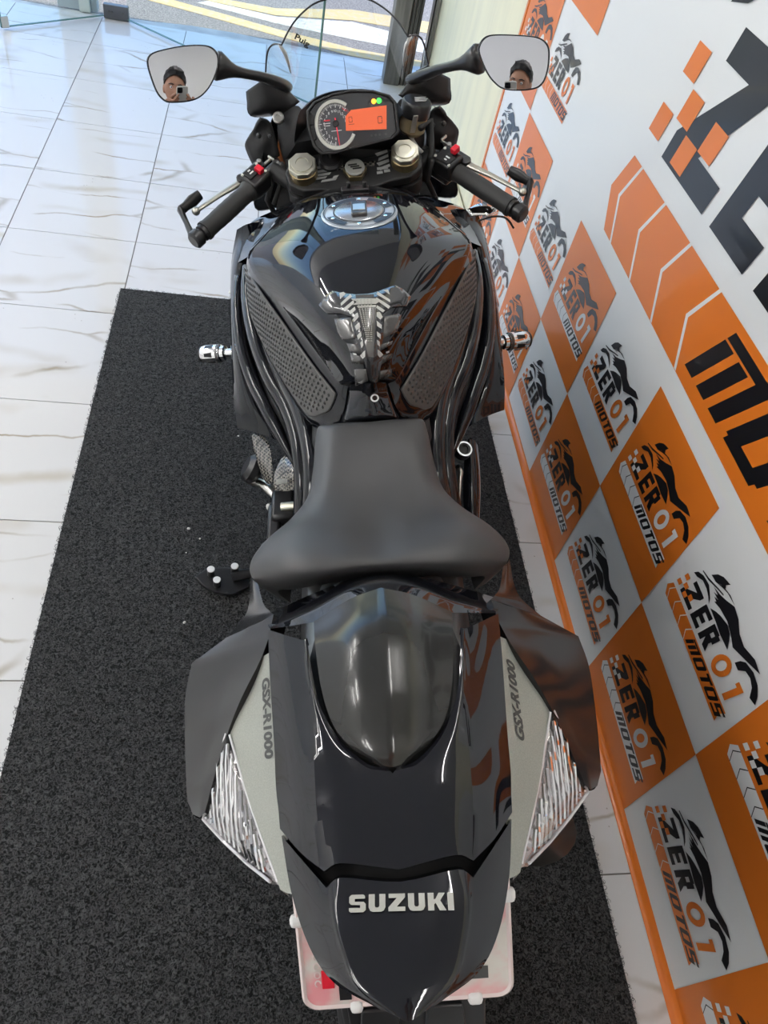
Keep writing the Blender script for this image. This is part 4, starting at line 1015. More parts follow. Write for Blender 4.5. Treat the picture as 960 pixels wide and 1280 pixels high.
# ---- number plate and rear mudguard
up_ = Vector((0, .66, .75)).normalized(); nr_ = Vector((0, -.75, .66)).normalized()
pc = Vector((.000, .083, .705)); Mp = frame(pc, (1, 0, 0), up_, nr_)
plate = empty('number_plate', (0, 0, 0), bike)
M['plate'] = mat('pale_pink_plate', (.66, .50, .47), .35, coat=.3); vary(M['plate'], (.62, .60, .55), (.72, .30, .32), 26, 3, .42, .68, stretch=(1, 1, 1))
M['plate_clear'] = mat('plate_edge', (.72, .62, .60), .2, coat=.5)
def rr(w, h, r, N=5, y0=0):
    out = []
    for cx_, cy_, a0 in ((w - r, r, -90), (w - r, h - r, 0), (-w + r, h - r, 90), (-w + r, r, 180)):
        for k in range(N + 1):
            a = rad(a0 + 90 * k / N); out.append((cx_ + r * cos(a), y0 + cy_ + r * sin(a)))
    return out
m = MB(); m.T = Mp; m.prism(rr(.105, .175, .016), .0025); m.build('plate_sheet', M['plate'], plate, smooth=0, bevel=.0008)
m = MB(); m.T = Mp
A, B_ = rr(.105, .175, .016), rr(.1, .165, .012, y0=.005)
m.grid([[(x, y, .0027) for x, y in A], [(x, y, .0048) for x, y in rr(.1025, .170, .014, y0=.0025)], [(x, y, .0027) for x, y in B_]], True); m.build('raised_rim', M['plate_clear'], plate)
m = MB(); m.T = Mp
for x0, y0_, w_, h_ in ((-.068, .010, .012, .024), (-.068, .056, .03, .012), (.0, .012, .012, .09)): m.box((x0 + w_ / 2, y0_ + h_ / 2, .003), (w_, h_, .0016))
m.build('embossed_digit', M['black'], plate, smooth=0, bevel=.0005)
m = MB(); m.T = Mp; m.box((-.078, .034, .003), (.012, .020, .0012)); m.build('red_mark', M['red'], plate, smooth=0, bevel=.0004)
m = MB(); m.T = Mp; m.box((.058, .030, .0031), (.044, .013, .001)); o = m.build('grey_sticker', M['darksteel'], plate, smooth=0)
m = MB(); m.T = Mp
for k in range(9):
    y_ = .03 + k * .0098; m.grid([[(-.088 + .0035 * cos(a), y_ + .0042 * sin(a), .0032), (-.088 + .0022 * cos(a), y_ + .0028 * sin(a), .0036)] for a in [2 * pi * j / 10 for j in range(11 if k % 3 else 8)]])
m.build('embossed_mark', M['plate_clear'], plate, weld=False)
for x, y, sx_, sy_ in ((-.103, .100, .014, .012), (.103, .112, .014, .014), (-.052, .001, .013, .012), (.066, .001, .015, .012)):
    m = MB(); m.T = Mp; m.box((x, y, .002), (sx_, sy_, .010)); m.build('plate_clip', M['white'], plate, bevel=.004)
m = MB(); m.T = frame(pc + nr_ * -.012, (1, 0, 0), up_, nr_); m.prism([(-.06, -.05), (.075, -.05), (.078, .02), (.06, .15), (-.06, .15), (-.064, .02)], .008)
m.T = frame(pc + nr_ * -.002, (1, 0, 0), up_, nr_)
for x in (-.03, .035): m.prism([(x - .022, -.045), (x + .022, -.045), (x + .018, -.004), (x - .018, -.004)], .006)
m.build('plate_bracket', M['black'], bike, bevel=.002)
m = MB(); m.grid(mir([[(0, .20, .80), (.09, .21, .79)], [(0, .12, .74), (.08, .13, .73)], [(0, .05, .62), (.075, .06, .61)], [(0, .02, .50), (.07, .03, .49)]])); m.build('rear_mudguard', M['matte'], bike, sub=2, solid=.006)
m = MB(); m.grid(mir([[(0, .085, .882), (.035, .10, .88)], [(0, .09, .86), (.035, .105, .858)], [(0, .11, .845), (.035, .12, .845)]])); m.build('tail_light', mat('dark_red_lens', (.18, .004, .006), .1, coat=1), bike, sub=2)

# ---- steering head: clamp, fork caps, stem nut, key
ST = Matrix.Translation((0.0021,1.4657,0.8680)) @ Matrix.Rotation(rad(22), 4, 'X') @ Matrix.Rotation(rad(4.5), 4, 'Z')
clamp = empty('triple_clamp', (0, 0, 0), bike)
out = [(-.140, .022), (-.135, -.008), (-.110, -.026), (-.07, -.030), (-.04, -.038), (0, -.042), (.04, -.038), (.07, -.030), (.110, -.026), (.135, -.008), (.140, .022), (.130, .044), (.10, .050), (.072, .044), (.05, .036), (0, .036), (-.02, .050), (-.030, .060), (-.062, .062), (-.08, .056), (-.10, .050), (-.130, .044)]
m = MB(); m.T = ST; m.prism(out, .020, Matrix.Translation((0, 0, -.020))); m.build('clamp_plate', M['matte'], clamp, bevel=.003, smooth=30)
M['carbon'] = carbon
m = MB(); m.T = ST; m.prism([(-.05, .022), (.045, .022), (.040, .010), (-.042, .012)], .0010, Matrix.Translation((0, 0, .0002))); m.build('carbon_sticker', carbon, clamp, smooth=0)
m = MB(); m.T = ST
for i in range(4): m.prism([(.046 + .006 * (i % 2), .040 - .012 * i), (.072, .046 - .012 * i), (.072, .040 - .012 * i), (.050, .033 - .012 * i)], .0012, Matrix.Translation((0, 0, .0003)))
for x, y, w_ in ((.049, -.008, .012), (.064, -.006, .012), (.056, .002, .022)): m.box((x, y, .0008), (w_, .006, .001))
for i, (x, y, w_) in enumerate(((-.068, .024, .018), (-.064, .014, .028), (-.072, .005, .040), (-.078, -.003, .034), (-.056, -.010, .030), (-.042, -.004, .010))):
    m.prism([(x - w_ / 2, y - .003), (x + w_ / 2, y - .002), (x + w_ / 2 + .004, y + .003), (x - w_ / 2 + .003, y + .002)], .0012, Matrix.Translation((0, 0, .0003)))
tag(m.build('clamp_print', M['greyprint'], clamp, smooth=0, weld=False), kind='stuff')
def fork_cap(s):
    p_ = ST @ Vector((s * .103, .012, -.004)); ax = (ST.to_3x3() @ Vector((0, 0, 1)))
    m = MB(); m.cyl(p_ - ax * .028, .0285, .050, ax, 28, .001); o = m.build('fork_tube_top', M['gold'], clamp)
    m = MB(); m.cyl(p_ + ax * .022, .0290, .012, ax, 8, .0015, a0=pi / 8); m.build('fork_cap_nut', M['cap'], o)
    m = MB(); m.lathe([(.0215, .033), (.0210, .0362), (.0125, .0366), (.012, .0350), (0, .0350)], p_, ax, 28); m.build('fork_cap_face', M['cap'], o)
    m = MB(); m.lathe([(.0275, -.018), (.034, -.018), (.034, .0015), (.0275, .0015), (.0275, -.018)], p_, ax, 28); m.build('clamp_collar', M['matte'], clamp)
    b2 = p_ - ax * .60
    m = MB(); m.tube([p_ - ax * .02, p_ - ax * .33], .0265, 20); m.tube([p_ - ax * .33, b2], [.030, .028], 20); m.build('fork_leg', M['gold'], bike, smooth=60)
both(fork_cap)
ax = ST.to_3x3() @ Vector((0, 0, 1)); c0_ = ST @ Vector((0, 0, 0))
m = MB(); m.cyl(c0_, .024, .012, ax, 6, .001); o = m.build('stem_nut', M['gold'], clamp)
m = MB(); m.cyl(c0_ + ax * .012, .020, .006, ax, 24, .002); m.build('nut_cap', M['letter'], o)
m = MB(); m.T = ST
for i in range(3): m.box((-.004 + i * .004, .004 - i * .005, .0186), (.018, .003, .0008))
m.build('cap_print', M['black'], o, smooth=0)
# ignition lock with key
kp = ST @ Vector((-.046, .034, 0))
m = MB(); m.cyl(kp - ax * .01, .0245, .020, ax, 28, .004); o = m.build('ignition_lock', M['black'], clamp)
m = MB(); m.lathe([(.017, .0102), (.021, .0102), (.021, .0112), (.017, .0112), (.017, .0102)], kp, ax, 28); m.build('lock_ring', M['darksteel'], o)
m = MB(); m.T = ST @ Matrix.Translation((-.046, .034, .012)) @ Matrix.Rotation(rad(-20), 4, 'X'); m.box((0, .002, .012), (.006, .010, .024)); m.prism([(-.012, -.004), (.012, -.004), (.014, .012), (.006, .026), (-.008, .026), (-.014, .012)], .007, Matrix.Translation((0, .004, .022)) @ Matrix.Rotation(rad(40), 4, 'X'))
m.build('key', M['rubber'], o, bevel=.0015)
for s in (-1, 1):
    q = ST @ Vector((s * .062, -.022, -.03)); m = MB(); m.lathe([(0, .002), (.004, .002), (.0045, .005), (.0085, .005), (.009, 0), (.009, -.01)], q, (0, -.8, .6), 16); m.build('pinch_bolt', M['darksteel'], clamp)
m = MB(); m.box((0.0000,1.3007,0.9150), (.05, .016, .012)); m.cyl((-0.0113,1.3038,0.9180), .004, .012, (0, 0, 1), 10); m.cyl((0.0179,1.3028,0.9180), .004, .012, (0, 0, 1), 10); m.build('tank_bracket', M['black'], bike, bevel=.002)
m = MB(); m.grid(mir([[(0.0000,1.2549,0.9320), (0.0599,1.2551,0.9300), (0.1054,1.2735,0.9100), (0.1395,1.2993,0.8800)], [(0.0000,1.3026,0.9150), (0.0615,1.3006,0.9140), (0.1143,1.3184,0.8930), (0.1515,1.3346,0.8680)], [(0.0000,1.4297,0.8600), (0.0667,1.4189,0.8600), (0.1251,1.4078,0.8500), (0.1665,1.4130,0.8300)]])); m.build('tank_front_trim', M['paint'], bike, sub=2)
m = MB(); m.box((0, 1.42, .70), (.26, .14, .14)); m.box((0, 1.56, .72), (.28, .16, .14)); m.build('airbox', M['matte'], bike, bevel=.03)

# ---- handlebars
def polar(a, b2, t): return Vector(a).lerp(Vector(b2), t)
def handlebar(s, g_in, g_out, sw, fork, lev_piv, lev_tip, be, arm_c, guard_t, red, tilt):
    hb = empty('clip_on_handlebar', (0, 0, 0), bike)
    gi, go = Vector(g_in), Vector(g_out); dd = (go - gi).normalized(); Lg = (go - gi).length
    fk = Vector(fork)
    m = MB(); m.tube([gi - dd * .09, go], .0112, 14); m.build('bar_tube', M['darksteel'], hb)
    m = MB(); m.lathe([(.027, -.016), (.0375, -.016), (.0375, .016), (.027, .016), (.027, -.016)], fk - ax * .045, ax, 24); m.tube([fk - ax * .045, gi - dd * .07], .017, 12); m.build('fork_clamp', M['matte'], hb)
    # grip: waisted rubber with ribs
    prof = [(0, 0), (.021, 0), (.0215, .004), (.0185, .010)]
    for k in range(1, 12): prof.append((.0172 + .0012 * sin(pi * k / 12) + (.0004 if k % 2 else 0), .010 + (Lg - .022) * k / 12))
    prof += [(.0180, Lg - .010), (.0195, Lg - .006), (.0195, Lg), (0, Lg)]
    m = MB(); m.lathe(prof, gi, dd, 22); m.build('grip', M['rubber'], hb, smooth=50)
    # bar end and lever guard
    m = MB(); m.lathe([(0, 0), (.0165, 0), (.0165, .008), (.012, .010), (.012, .014), (.0175, .016), (.0175, .030), (.013, .034), (0, .034)], go, dd, 18); m.build('bar_end', M['black'], hb)
    be_, ac, gt_ = Vector(be), Vector(arm_c), Vector(guard_t)
    m = MB(); m.tube([be_, be_.lerp(ac, .5), ac.lerp(be_, .06), ac], [.0075, .0055, .0065, .0075], 8, flat=1.6); m.tube([ac, ac.lerp(gt_, .25), ac.lerp(gt_, .6), gt_], [.0075, .007, .0095, .0075], 10, flat=1.4); m.build('lever_guard', M['black'], hb, smooth=50)
    # lever
    lp, lt = Vector(lev_piv), Vector(lev_tip)
    m = MB(); m.tube([lp, lp.lerp(lt, .12), lp.lerp(lt, .5) + Vector((0, .004, 0)), lp.lerp(lt, .9), lt], [.010, .0085, .0065, .0052, .006], 10, flat=.7); m.ball(lt, .0085, 12, 8); m.build('lever', M['lever'], hb, smooth=60)
    # switch housing
    sw_ = Vector(sw); zz = Vector((0, -.45, .9)).normalized(); zz = (zz - dd * zz.dot(dd)).normalized(); xx = dd; yy = zz.cross(xx)
    Ms = frame(sw_, xx, yy, zz)
    m = MB(); m.T = Ms; m.box((0, 0, 0), (.052, .046, .040)); m.box((-.01, -.004 * 1, -.024), (.050, .040, .020)); sh_o = m.build('switch_housing', M['black'], hb, bevel=.006)
    m = MB(); m.T = Ms; m.box((.008, -.006, .021), (.022, .022, .005)); m.build('switch_rocker', M['matte'], sh_o, bevel=.0015)
    for dx, dy in ((-.018, .012), (-.020, -.014), (.020, -.016)):
        m = MB(); m.T = Ms; m.cyl((dx, dy, .019), .003, .003, (0, 0, 1), 10); m.build('housing_screw', M['offwhite'], sh_o)
    m = MB(); m.T = Ms; m.box((.006, -.004, .0242), (.010, .003, .0008)); m.box((.006, -.011, .0242), (.006, .003, .0008)); m.build('switch_print', M['white'], sh_o, smooth=0)
    m = MB(); m.T = frame(Vector(red), xx, yy, zz); m.box((0, 0, 0), (.013, .017, .012)); m.build('red_button', M['red'], sh_o, bevel=.002)
    # lever perch and clamp details
    m = MB(); m.T = frame(lp, xx, yy, zz); m.box((-.030, .002, 0), (.062, .020, .018)); m.cyl((0, 0, -.012), .010, .024, (0, 0, 1), 14, .001); m.build('lever_perch', M['darksteel'], hb, bevel=.003)
    m = MB(); m.T = frame(lp, xx, yy, zz); m.box((-.032, .000, .011), (.014, .012, .005)); m.cyl((-.052, .004, .006), .005, .014, (0, 0, 1), 10); m.box((-.070, .010, .006), (.026, .005, .005)); m.box((-.078, .014, .012), (.004, .016, .006)); m.build('perch_hardware', M['steel'], hb, bevel=.001)
    return hb
M['lever'] = mat('brushed_lever', (.50, .49, .43), .3, metal=.95)
handlebar(-1, (-0.2154,1.4680,0.8450), (-0.3034,1.3692,0.8180), (-0.2024,1.4923,0.8520), ST @ Vector((-.103, .012, 0)), (-0.2320,1.4930,0.8520), (-0.3232,1.4231,0.8320), (-0.3278,1.3618,0.8120), (-0.3557,1.4342,0.8300), (-0.3164,1.4649,0.8450), (-0.1915,1.4891,0.8760), 0)
handlebar(1, (0.2071,1.4955,0.8450), (0.3073,1.3763,0.8220), (0.1945,1.5041,0.8550), ST @ Vector((.103, .012, 0)), (0.2320,1.4989,0.8550), (0.3326,1.4026,0.8380), (0.3302,1.3639,0.8120), (0.3534,1.4310,0.8420), (0.3148,1.4600,0.8550), (0.2076,1.4985,0.8860), 0)
# mirror-finish cable bracket and loose wire by the right grip
m = MB(); m.grid(dense([[(0.2243,1.4185,0.8000), (0.2320,1.4104,0.7900)], [(0.2554,1.4403,0.8000), (0.2572,1.4135,0.7900)], [(0.2730,1.4250,0.8000), (0.2725,1.4143,0.7850)], [(0.2980,1.4344,0.7950), (0.2907,1.4248,0.7850)]], 3, 4)); m.build('cable_bracket', M['chrome'], bike, solid=.003)
m = MB(); m.tube(_cr([(0.2456,1.3898,0.7900), (0.2719,1.3930,0.7950), (0.2924,1.3813,0.8000), (0.3045,1.3733,0.7950), (0.3153,1.3709,0.7800)], 4), .0022, 6); m.build('loose_wire', M['rubber'], bike, smooth=180)
# wires
m = MB(); m.tube([(-0.1593,1.5180,0.8600), (-0.1568,1.5099,0.8300), (-0.1741,1.4894,0.8000)], .005, 8); m.tube([(-0.1479,1.5198,0.8700), (-0.1419,1.5534,0.8000), (-0.1542,1.5414,0.7600)], .006, 8); m.tube([(-0.1723,1.5159,0.8400), (-0.1886,1.5114,0.8000), (-0.1762,1.5171,0.7600)], .006, 8); m.build('switch_cable', M['rubber'], bike, smooth=180)
m = MB(); m.tube([(0.1602,1.4944,0.8700), (0.1525,1.5125,0.8200), (0.1708,1.5027,0.7800)], .006, 8); m.tube([(0.1382,1.5046,0.9300), (0.1630,1.5615,0.9200), (0.1614,1.5076,0.8800), (0.1458,1.5134,0.8200)], .0065, 8); m.build('brake_hose', M['rubber'], bike, smooth=180)

# ---- brake fluid reservoir
rp_, rt_ = Vector((0.1220,1.5435,0.9050)), Vector((0.1351,1.5412,0.9680)); ra = (rt_ - rp_).normalized(); RL = (rt_ - rp_).length
M['fluid'] = mat('amber_fluid_cup', (.42, .34, .20), .25, trans=.15)
m = MB(); m.lathe([(0, 0), (.020, .0), (.0265, .008), (.0275, RL * .62), (0, RL * .62)], rp_, ra, 28); res = m.build('brake_reservoir', M['fluid'], bike)
m = MB(); m.lathe([(.029, RL * .56), (.030, RL * .58), (.030, RL * .93), (.027, RL), (0, RL)], rp_, ra, 28); m.build('reservoir_cap', M['black'], res)
fr_ = frame(rp_ + ra * (RL + .0006), Vector((1, 0, 0)), ra.cross(Vector((1, 0, 0))), ra)
m = MB(); m.T = fr_
for y, w_ in ((.008, .030), (.001, .036), (-.006, .030)): m.prism([(-w_ / 2, y - .002), (w_ / 2, y - .0025), (w_ / 2 + .003, y + .0015), (-w_ / 2 + .004, y + .003)], .0006)
m.build('cap_print', M['greyprint'], res, smooth=0)
m = MB(); fx = rp_ + Vector((-.004, -.028, 0)); m.T = frame(rp_ + ra * (RL * .62), (1, 0, 0), ra, Vector((1, 0, 0)).cross(ra)); m.box((-.003, -.008, .030), (.010, .034, .004)); m.build('clip_strap', M['steel'], res, bevel=.001)
m = MB(); m.cyl(rp_ - ra * .012, .008, .014, ra, 12); m.tube([rp_ - ra * .01, rp_ + Vector((.012, -.004, -.03)), rp_ + Vector((.03, .0, -.05))], .005, 8); m.build('reservoir_spout', M['offwhite'], res, smooth=60)

# ---- instrument cluster
gup = Vector((0, .42, .907)).normalized(); gn = Vector((0, -.907, .42)).normalized()
rot_ = Matrix.Rotation(rad(2.5), 3, gn)
G = frame(Vector((0.0074,1.4695,0.9650)), rot_ @ Vector((1, 0, 0)), rot_ @ gup, gn)
dash = empty('instrument_cluster', (0, 0, 0), bike)
gout = [(-.086, .026), (-.070, .040), (-.035, .049), (0, .051), (.04, .047), (.070, .036), (.080, .024), (.082, -.026), (.068, -.036), (.02, -.042), (-.045, -.050), (-.070, -.048), (-.082, -.034), (-.088, 0)]
m = MB(); m.T = G; m.prism(gout, .045, Matrix.Translation((0, 0, -.045))); m.build('housing', M['black'], dash, bevel=.004)
m = MB(); m.T = G; k1 = [(x * 1.03, y * 1.03) for x, y in gout]; k2 = [(x * .97, y * .96) for x, y in gout]
m.grid([[(x, y, -.03) for x, y in k1], [(x, y, .010) for x, y in k1], [(x, y, .011) for x, y in k2], [(x, y, .001) for x, y in k2]], True); m.build('bezel', M['matte'], dash, bevel=.002)
M['dial'] = mat('dial_face', (.020, .021, .024), .25, coat=.6)
m = MB(); m.T = G; m.prism([(x * .95, y * .94) for x, y in gout], .0006, Matrix.Translation((0, 0, .0004))); m.build('face_panel', M['dial'], dash, smooth=0)
tcx, tcy, R_ = -.036, -.002, .0405
m = MB(); m.T = G
a0, a1 = rad(50), rad(332)
m.grid([[(tcx + r * cos(a0 + (a1 - a0) * k / 48), tcy + 1.08 * r * sin(a0 + (a1 - a0) * k / 48), z) for k in range(49)] for r, z in ((R_ - .007, .002), (R_ - .006, .006), (R_ - .001, .006), (R_, .002))])
m.build('tachometer_ring', mat('pale_ring', (.55, .55, .50), .35), dash)
m = MB(); m.T = G; N = 40
m.add([(tcx + (R_ - .006) * cos(2 * pi * k / N), tcy + 1.08 * (R_ - .006) * sin(2 * pi * k / N), .0014) for k in range(N)], [tuple(range(N))]); m.build('tachometer_face', mat('grey_dial', (.045, .047, .055), .3, coat=.5), dash, smooth=0)
m = MB(); m.T = G
for i in range(57):
    a = rad(262 - 268 * i / 56 * .93); major = i % 4 == 0; r1 = R_ - .0075; r0 = r1 - (.006 if major else .0032)
    w_ = .0006 if major else .00035; d_ = Vector((cos(a), 1.08 * sin(a), 0)); t_ = Vector((-sin(a), cos(a), 0))
    m.mi = 1 if i > 48 else 0
    m.add([Vector((tcx, tcy, .0018)) + d_ * r0 - t_ * w_, Vector((tcx, tcy, .0018)) + d_ * r1 - t_ * w_, Vector((tcx, tcy, .0018)) + d_ * r1 + t_ * w_, Vector((tcx, tcy, .0018)) + d_ * r0 + t_ * w_], [(0, 1, 2, 3)])
m.build('tick_print', [M['white'], M['red']], dash, smooth=0, weld=False)
for i in range(15):
    a = rad(262 - 268 * i / 14 * .93); vs, fs = text_polys(str(i), .0065)
    cxm = sum(v[0] for v in vs) / len(vs); cym = sum(v[1] for v in vs) / len(vs)
    m = MB(); m.T = G; m.add([(tcx + (R_ - .0185) * cos(a) + v[0] - cxm, tcy + 1.08 * (R_ - .0185) * sin(a) + v[1] - cym, .0018) for v in vs], fs); m.build('dial_numeral', M['white'], dash, smooth=0, weld=False)
m = MB(); m.T = G; m.prism([(tcx - .0012, tcy + .012), (tcx + .0012, tcy + .012), (tcx + .0035, tcy - .036), (tcx + .0025, tcy - .036)], .0008, Matrix.Translation((0, 0, .004))); m.build('needle', mat('red_needle', (.5, .02, .04), .4, emit=(.9, .05, .08), es=.5), dash, smooth=0)
m = MB(); m.T = G; m.cyl((tcx, tcy + .002, .002), .006, .004, (0, 0, 1), 16, .001); m.build('needle_hub', M['black'], dash)
m = MB(); m.T = G
for x, y, w_ in ((-.053, .002, .014), (-.053, -.002, .012), (-.036, -.012, .020)): m.box((x, y, .0018), (w_, .0009, .0002))
m.mi = 1; m.box((-.052, .007, .0018), (.012, .0022, .0002)); m.box((-.017, .022, .0018), (.009, .0012, .0002), Matrix.Rotation(rad(-40), 3, 'Z'))
m.build('dial_print', [M['white'], M['red']], dash, smooth=0, weld=False)
lcd = mat('orange_lcd', (.45, .09, .03), .3, emit=(.85, .125, .05), es=.5); lcdd = mat('lcd_segment', (.05, .012, .01), .4)
m = MB(); m.T = G; m.prism([(-.018, -.014), (.060, -.019), (.064, .021), (-.004, .020), (-.016, .010)], .0012, Matrix.Translation((0, 0, .0016))); scr = m.build('lcd_screen', lcd, dash, smooth=0)
def seg0(x, y, w_, h_, t_):
    mm = MB(); mm.T = G
    for cx_, cy_, dx, dy in ((0, h_ / 2, w_, t_), (0, -h_ / 2, w_, t_), (-w_ / 2, h_ / 4, t_, h_ * .42), (-w_ / 2, -h_ / 4, t_, h_ * .42), (w_ / 2, h_ / 4, t_, h_ * .42), (w_ / 2, -h_ / 4, t_, h_ * .42)):
        mm.box((x + cx_, y + cy_, .0030), (dx, dy, .0002))
    return mm
seg0(.049, -.002, .0075, .011, .0012).build('lcd_digit', lcdd, scr, smooth=0)
mm = seg0(-.007, .004, .006, .009, .0009); mm.box((-.006, -.004, .003), (.011, .0008, .0002)); mm.build('lcd_digit', lcdd, scr, smooth=0)
for x, c in ((.0405, (1.0, .35, .03)), (.0505, (.05, .95, .08))):
    m = MB(); m.T = G; m.lathe([(.0046, .001), (.0046, .0022), (.003, .003), (0, .003)], (x, .030, 0), (0, 0, 1), 16); m.build('indicator_light', mat('pilot_light', c, .3, emit=c, es=2.2), dash)
for x in (.033, .060, .068):
    m = MB(); m.T = G; m.lathe([(.0036, .001), (.0036, .002), (0, .0022)], (x, .030, 0), (0, 0, 1), 14); m.build('unlit_pilot', M['black'], dash)
for x in (.030, .038, .046, .058):
    m = MB(); m.T = G; m.lathe([(.0022, .001), (.0022, .002), (0, .0022)], (x, -.028 + .001, 0), (0, 0, 1), 12); m.build('unlit_pilot', M['darkletter'], dash)
for y in (.012, -.014):
    m = MB(); m.T = G; m.box((-.081, y, .003), (.010, .020, .005)); m.build('push_button', M['matte'], dash, bevel=.0015)
m = MB(); m.grid(mir([[(0, 1.50, .93), (.11, 1.50, .92)], [(0, 1.545, .88), (.14, 1.54, .87)], [(0, 1.52, .80), (.17, 1.50, .79)], [(0, 1.44, .76), (.18, 1.42, .76)]])); m.build('cockpit_back_panel', M['matte'], bike)
# hood above the cluster
hood = [[(0.0000,1.5140,1.0050), (0.0315,1.5181,1.0030), (0.0677,1.5111,0.9950), (0.0879,1.5045,0.9800)], [(0.0000,1.5173,1.0080), (0.0342,1.5219,1.0060), (0.0751,1.5156,0.9980), (0.0973,1.5059,0.9800)], [(0, 1.56, .96), (.055, 1.56, .955), (.095, 1.55, .94), (.115, 1.54, .92)], [(0, 1.66, .84), (.07, 1.66, .84), (.11, 1.65, .84), (.13, 1.63, .84)]]
m = MB(); m.grid(mir(hood)); m.build('cluster_hood', M['black'], bike, sub=2)
m = MB(); m.ball((0, 1.70, .865), (.05, .07, .045), 18, 10); m.build('headlight_housing', M['matte'], bike, smooth=180)

# ---- upper fairing around the cockpit
ears_top = [[(0.1628,1.6253,1.0000), (0.1833,1.6290,0.9850), (0.2075,1.6457,0.9650)], [(0.1413,1.6385,0.9850), (0.1733,1.6243,0.9650), (0.2092,1.6415,0.9450)], [(0.1210,1.6320,0.9650), (0.1601,1.6260,0.9450), (0.2091,1.6361,0.9250)], [(0.1012,1.6160,0.9500), (0.1335,1.6403,0.9250), (0.1724,1.6673,0.9100)]]
ears_low = [[(0.1841,1.5894,0.9300), (0.2015,1.6017,0.9100), (0.2162,1.6200,0.8900)], [(0.1675,1.6076,0.9150), (0.1976,1.6058,0.8950), (0.2302,1.6220,0.8700)], [(0.1612,1.6044,0.8900), (0.1947,1.5983,0.8700), (0.2303,1.6320,0.8450)], [(0.1601,1.5964,0.8500), (0.1954,1.6183,0.8300), (0.2252,1.6497,0.8100)]]
inner = [[(0.0988,1.6068,0.9550), (0.1293,1.6352,0.9300), (0.1587,1.6457,0.9050)], [(0.0891,1.5872,0.9250), (0.1224,1.5945,0.9000), (0.1570,1.6154,0.8750)], [(0.0792,1.5589,0.8950), (0.1166,1.5798,0.8650), (0.1549,1.6025,0.8400)], [(0.0618,1.5684,0.8700), (0.1008,1.6163,0.8300), (0.1439,1.6332,0.8000)]]
def cockpit(s):
    m = MB(); m.grid(dense(sx(s, ears_top), 4, 4)); o = m.build('upper_fairing_panel', M['black'], bike, smooth=50, solid=.006)
    m = MB(); m.grid(dense(sx(s, ears_low), 4, 4)); o = m.build('intake_panel', M['matte'], bike, smooth=50, solid=.006)
    m = MB(); m.grid(sx(s, inner)); m.build('inner_cockpit_panel', M['matte'], bike, sub=2, solid=.004)
    q = sp(s, (0.1492,1.6077,0.9250)); m = MB(); m.lathe([(.012, -.006), (.012, .003), (.0095, .005), (.0055, .005), (.005, .002), (0, .002)], q, (0, -.75, .66), 20); m.build('panel_bolt', M['steel'], bike)
    for u in ((0.1699,1.5905,0.8950), (0.1907,1.5706,0.9050)):
        m = MB(); m.ball(off(sp(s, u), 0, -.004, .004), .0055, 10, 6); m.build('panel_rivet', M['black'], bike)
    # nose side shell
    sh = [[(.165, 1.66, .93), (.20, 1.58, .85), (.24, 1.54, .76)], [(.150, 1.74, .885), (.19, 1.68, .79), (.22, 1.64, .70)], [(.09, 1.81, .85), (.12, 1.82, .74), (.15, 1.76, .66)], [(0, 1.84, .84), (0, 1.88, .74), (0, 1.86, .66)]]
    m = MB(); m.grid(sx(s, sh)); m.build('nose_fairing', M['paint'], bike, sub=2, solid=.004)
both(cockpit)
m = MB(); m.grid(mir([[(0, 1.98, .62), (.07, 1.98, .60)], [(0, 1.86, .635), (.075, 1.86, .61)], [(0, 1.70, .63), (.078, 1.70, .60)], [(0, 1.52, .56), (.07, 1.52, .53)]])); m.build('front_mudguard', M['paint'], bike, sub=2, solid=.004)

# ---- windscreen
scr_m = clear('clear_acrylic', (.88, .90, .91), .0, 1.32)
edge = [(0.0000,1.6330,1.1250), (0.0235,1.6327,1.1220), (0.0546,1.6315,1.1150), (0.0832,1.6110,1.1030), (0.1030,1.5946,1.0880), (0.1206,1.5766,1.0680), (0.1362,1.6017,1.0620), (0.1495,1.6153,1.0500), (0.1577,1.6216,1.0300), (0.1640,1.6240,1.0020)]
base = [(0, 1.83, .850), (.03, 1.828, .850), (.058, 1.82, .852), (.082, 1.81, .855), (.102, 1.79, .86), (.122, 1.77, .87), (.134, 1.75, .88), (.145, 1.73, .89), (.155, 1.70, .91), (.164, 1.665, .935)]
ws = []
for j in range(7):
    t = j / 6; r = []
    for i, (a, b2) in enumerate(zip(edge, base)):
        q = mix(a, b2, t); lift = .030 * sin(pi * t) * (1 - .75 * i / 9); flute = .012 * sin(pi * t) if i in (6, 7) else (-.004 * sin(pi * t) if i == 5 else 0)
        r.append((q[0] + (flute if i else 0), q[1] + .3 * lift, q[2] + lift + flute))
    ws.append(r)
wsr = empty('windscreen', (0, 0, 0), bike)
m = MB(); m.grid(dense(mir(ws), 4, 3, cmir((5,), 10))); o = m.build('screen', scr_m, wsr, smooth=40)
full_e = mir([edge])[0]
m = MB(); m.tube(_cr(full_e, 4, cmir((5,), 10)), .0017, 8); m.build('edge_trim', M['black'], wsr, smooth=180)
for s in (-1, 1):
    m = MB(); m.tube(spl(s, [mix(ws[0][5], ws[0][6], .3), ws[1][5], ws[2][5], ws[3][5]]), [.0030, .0042, .0036, .0012], 8); m.build('flute_highlight', mat('acrylic_highlight', (.85, .84, .82), .25, spec=.8), wsr, smooth=180)  # near-white rods paint the bright glint along the clear screen's folds
vs, fs = text_polys('Puig', .019, .0, .0006)
q = Vector(ws[1][4]); q.x = -q.x; dx_ = Vector((.8, .10, -.58)).normalized(); nn = Vector((-.35, -.75, .55)).normalized(); uy = nn.cross(dx_)
m = MB(); m.add([q + Vector((.004, -.004, .002)) + dx_ * (v[0] - .0) + uy * (v[1]) for v in vs], fs); m.build('screen_print', M['black'], wsr, smooth=0, weld=False)

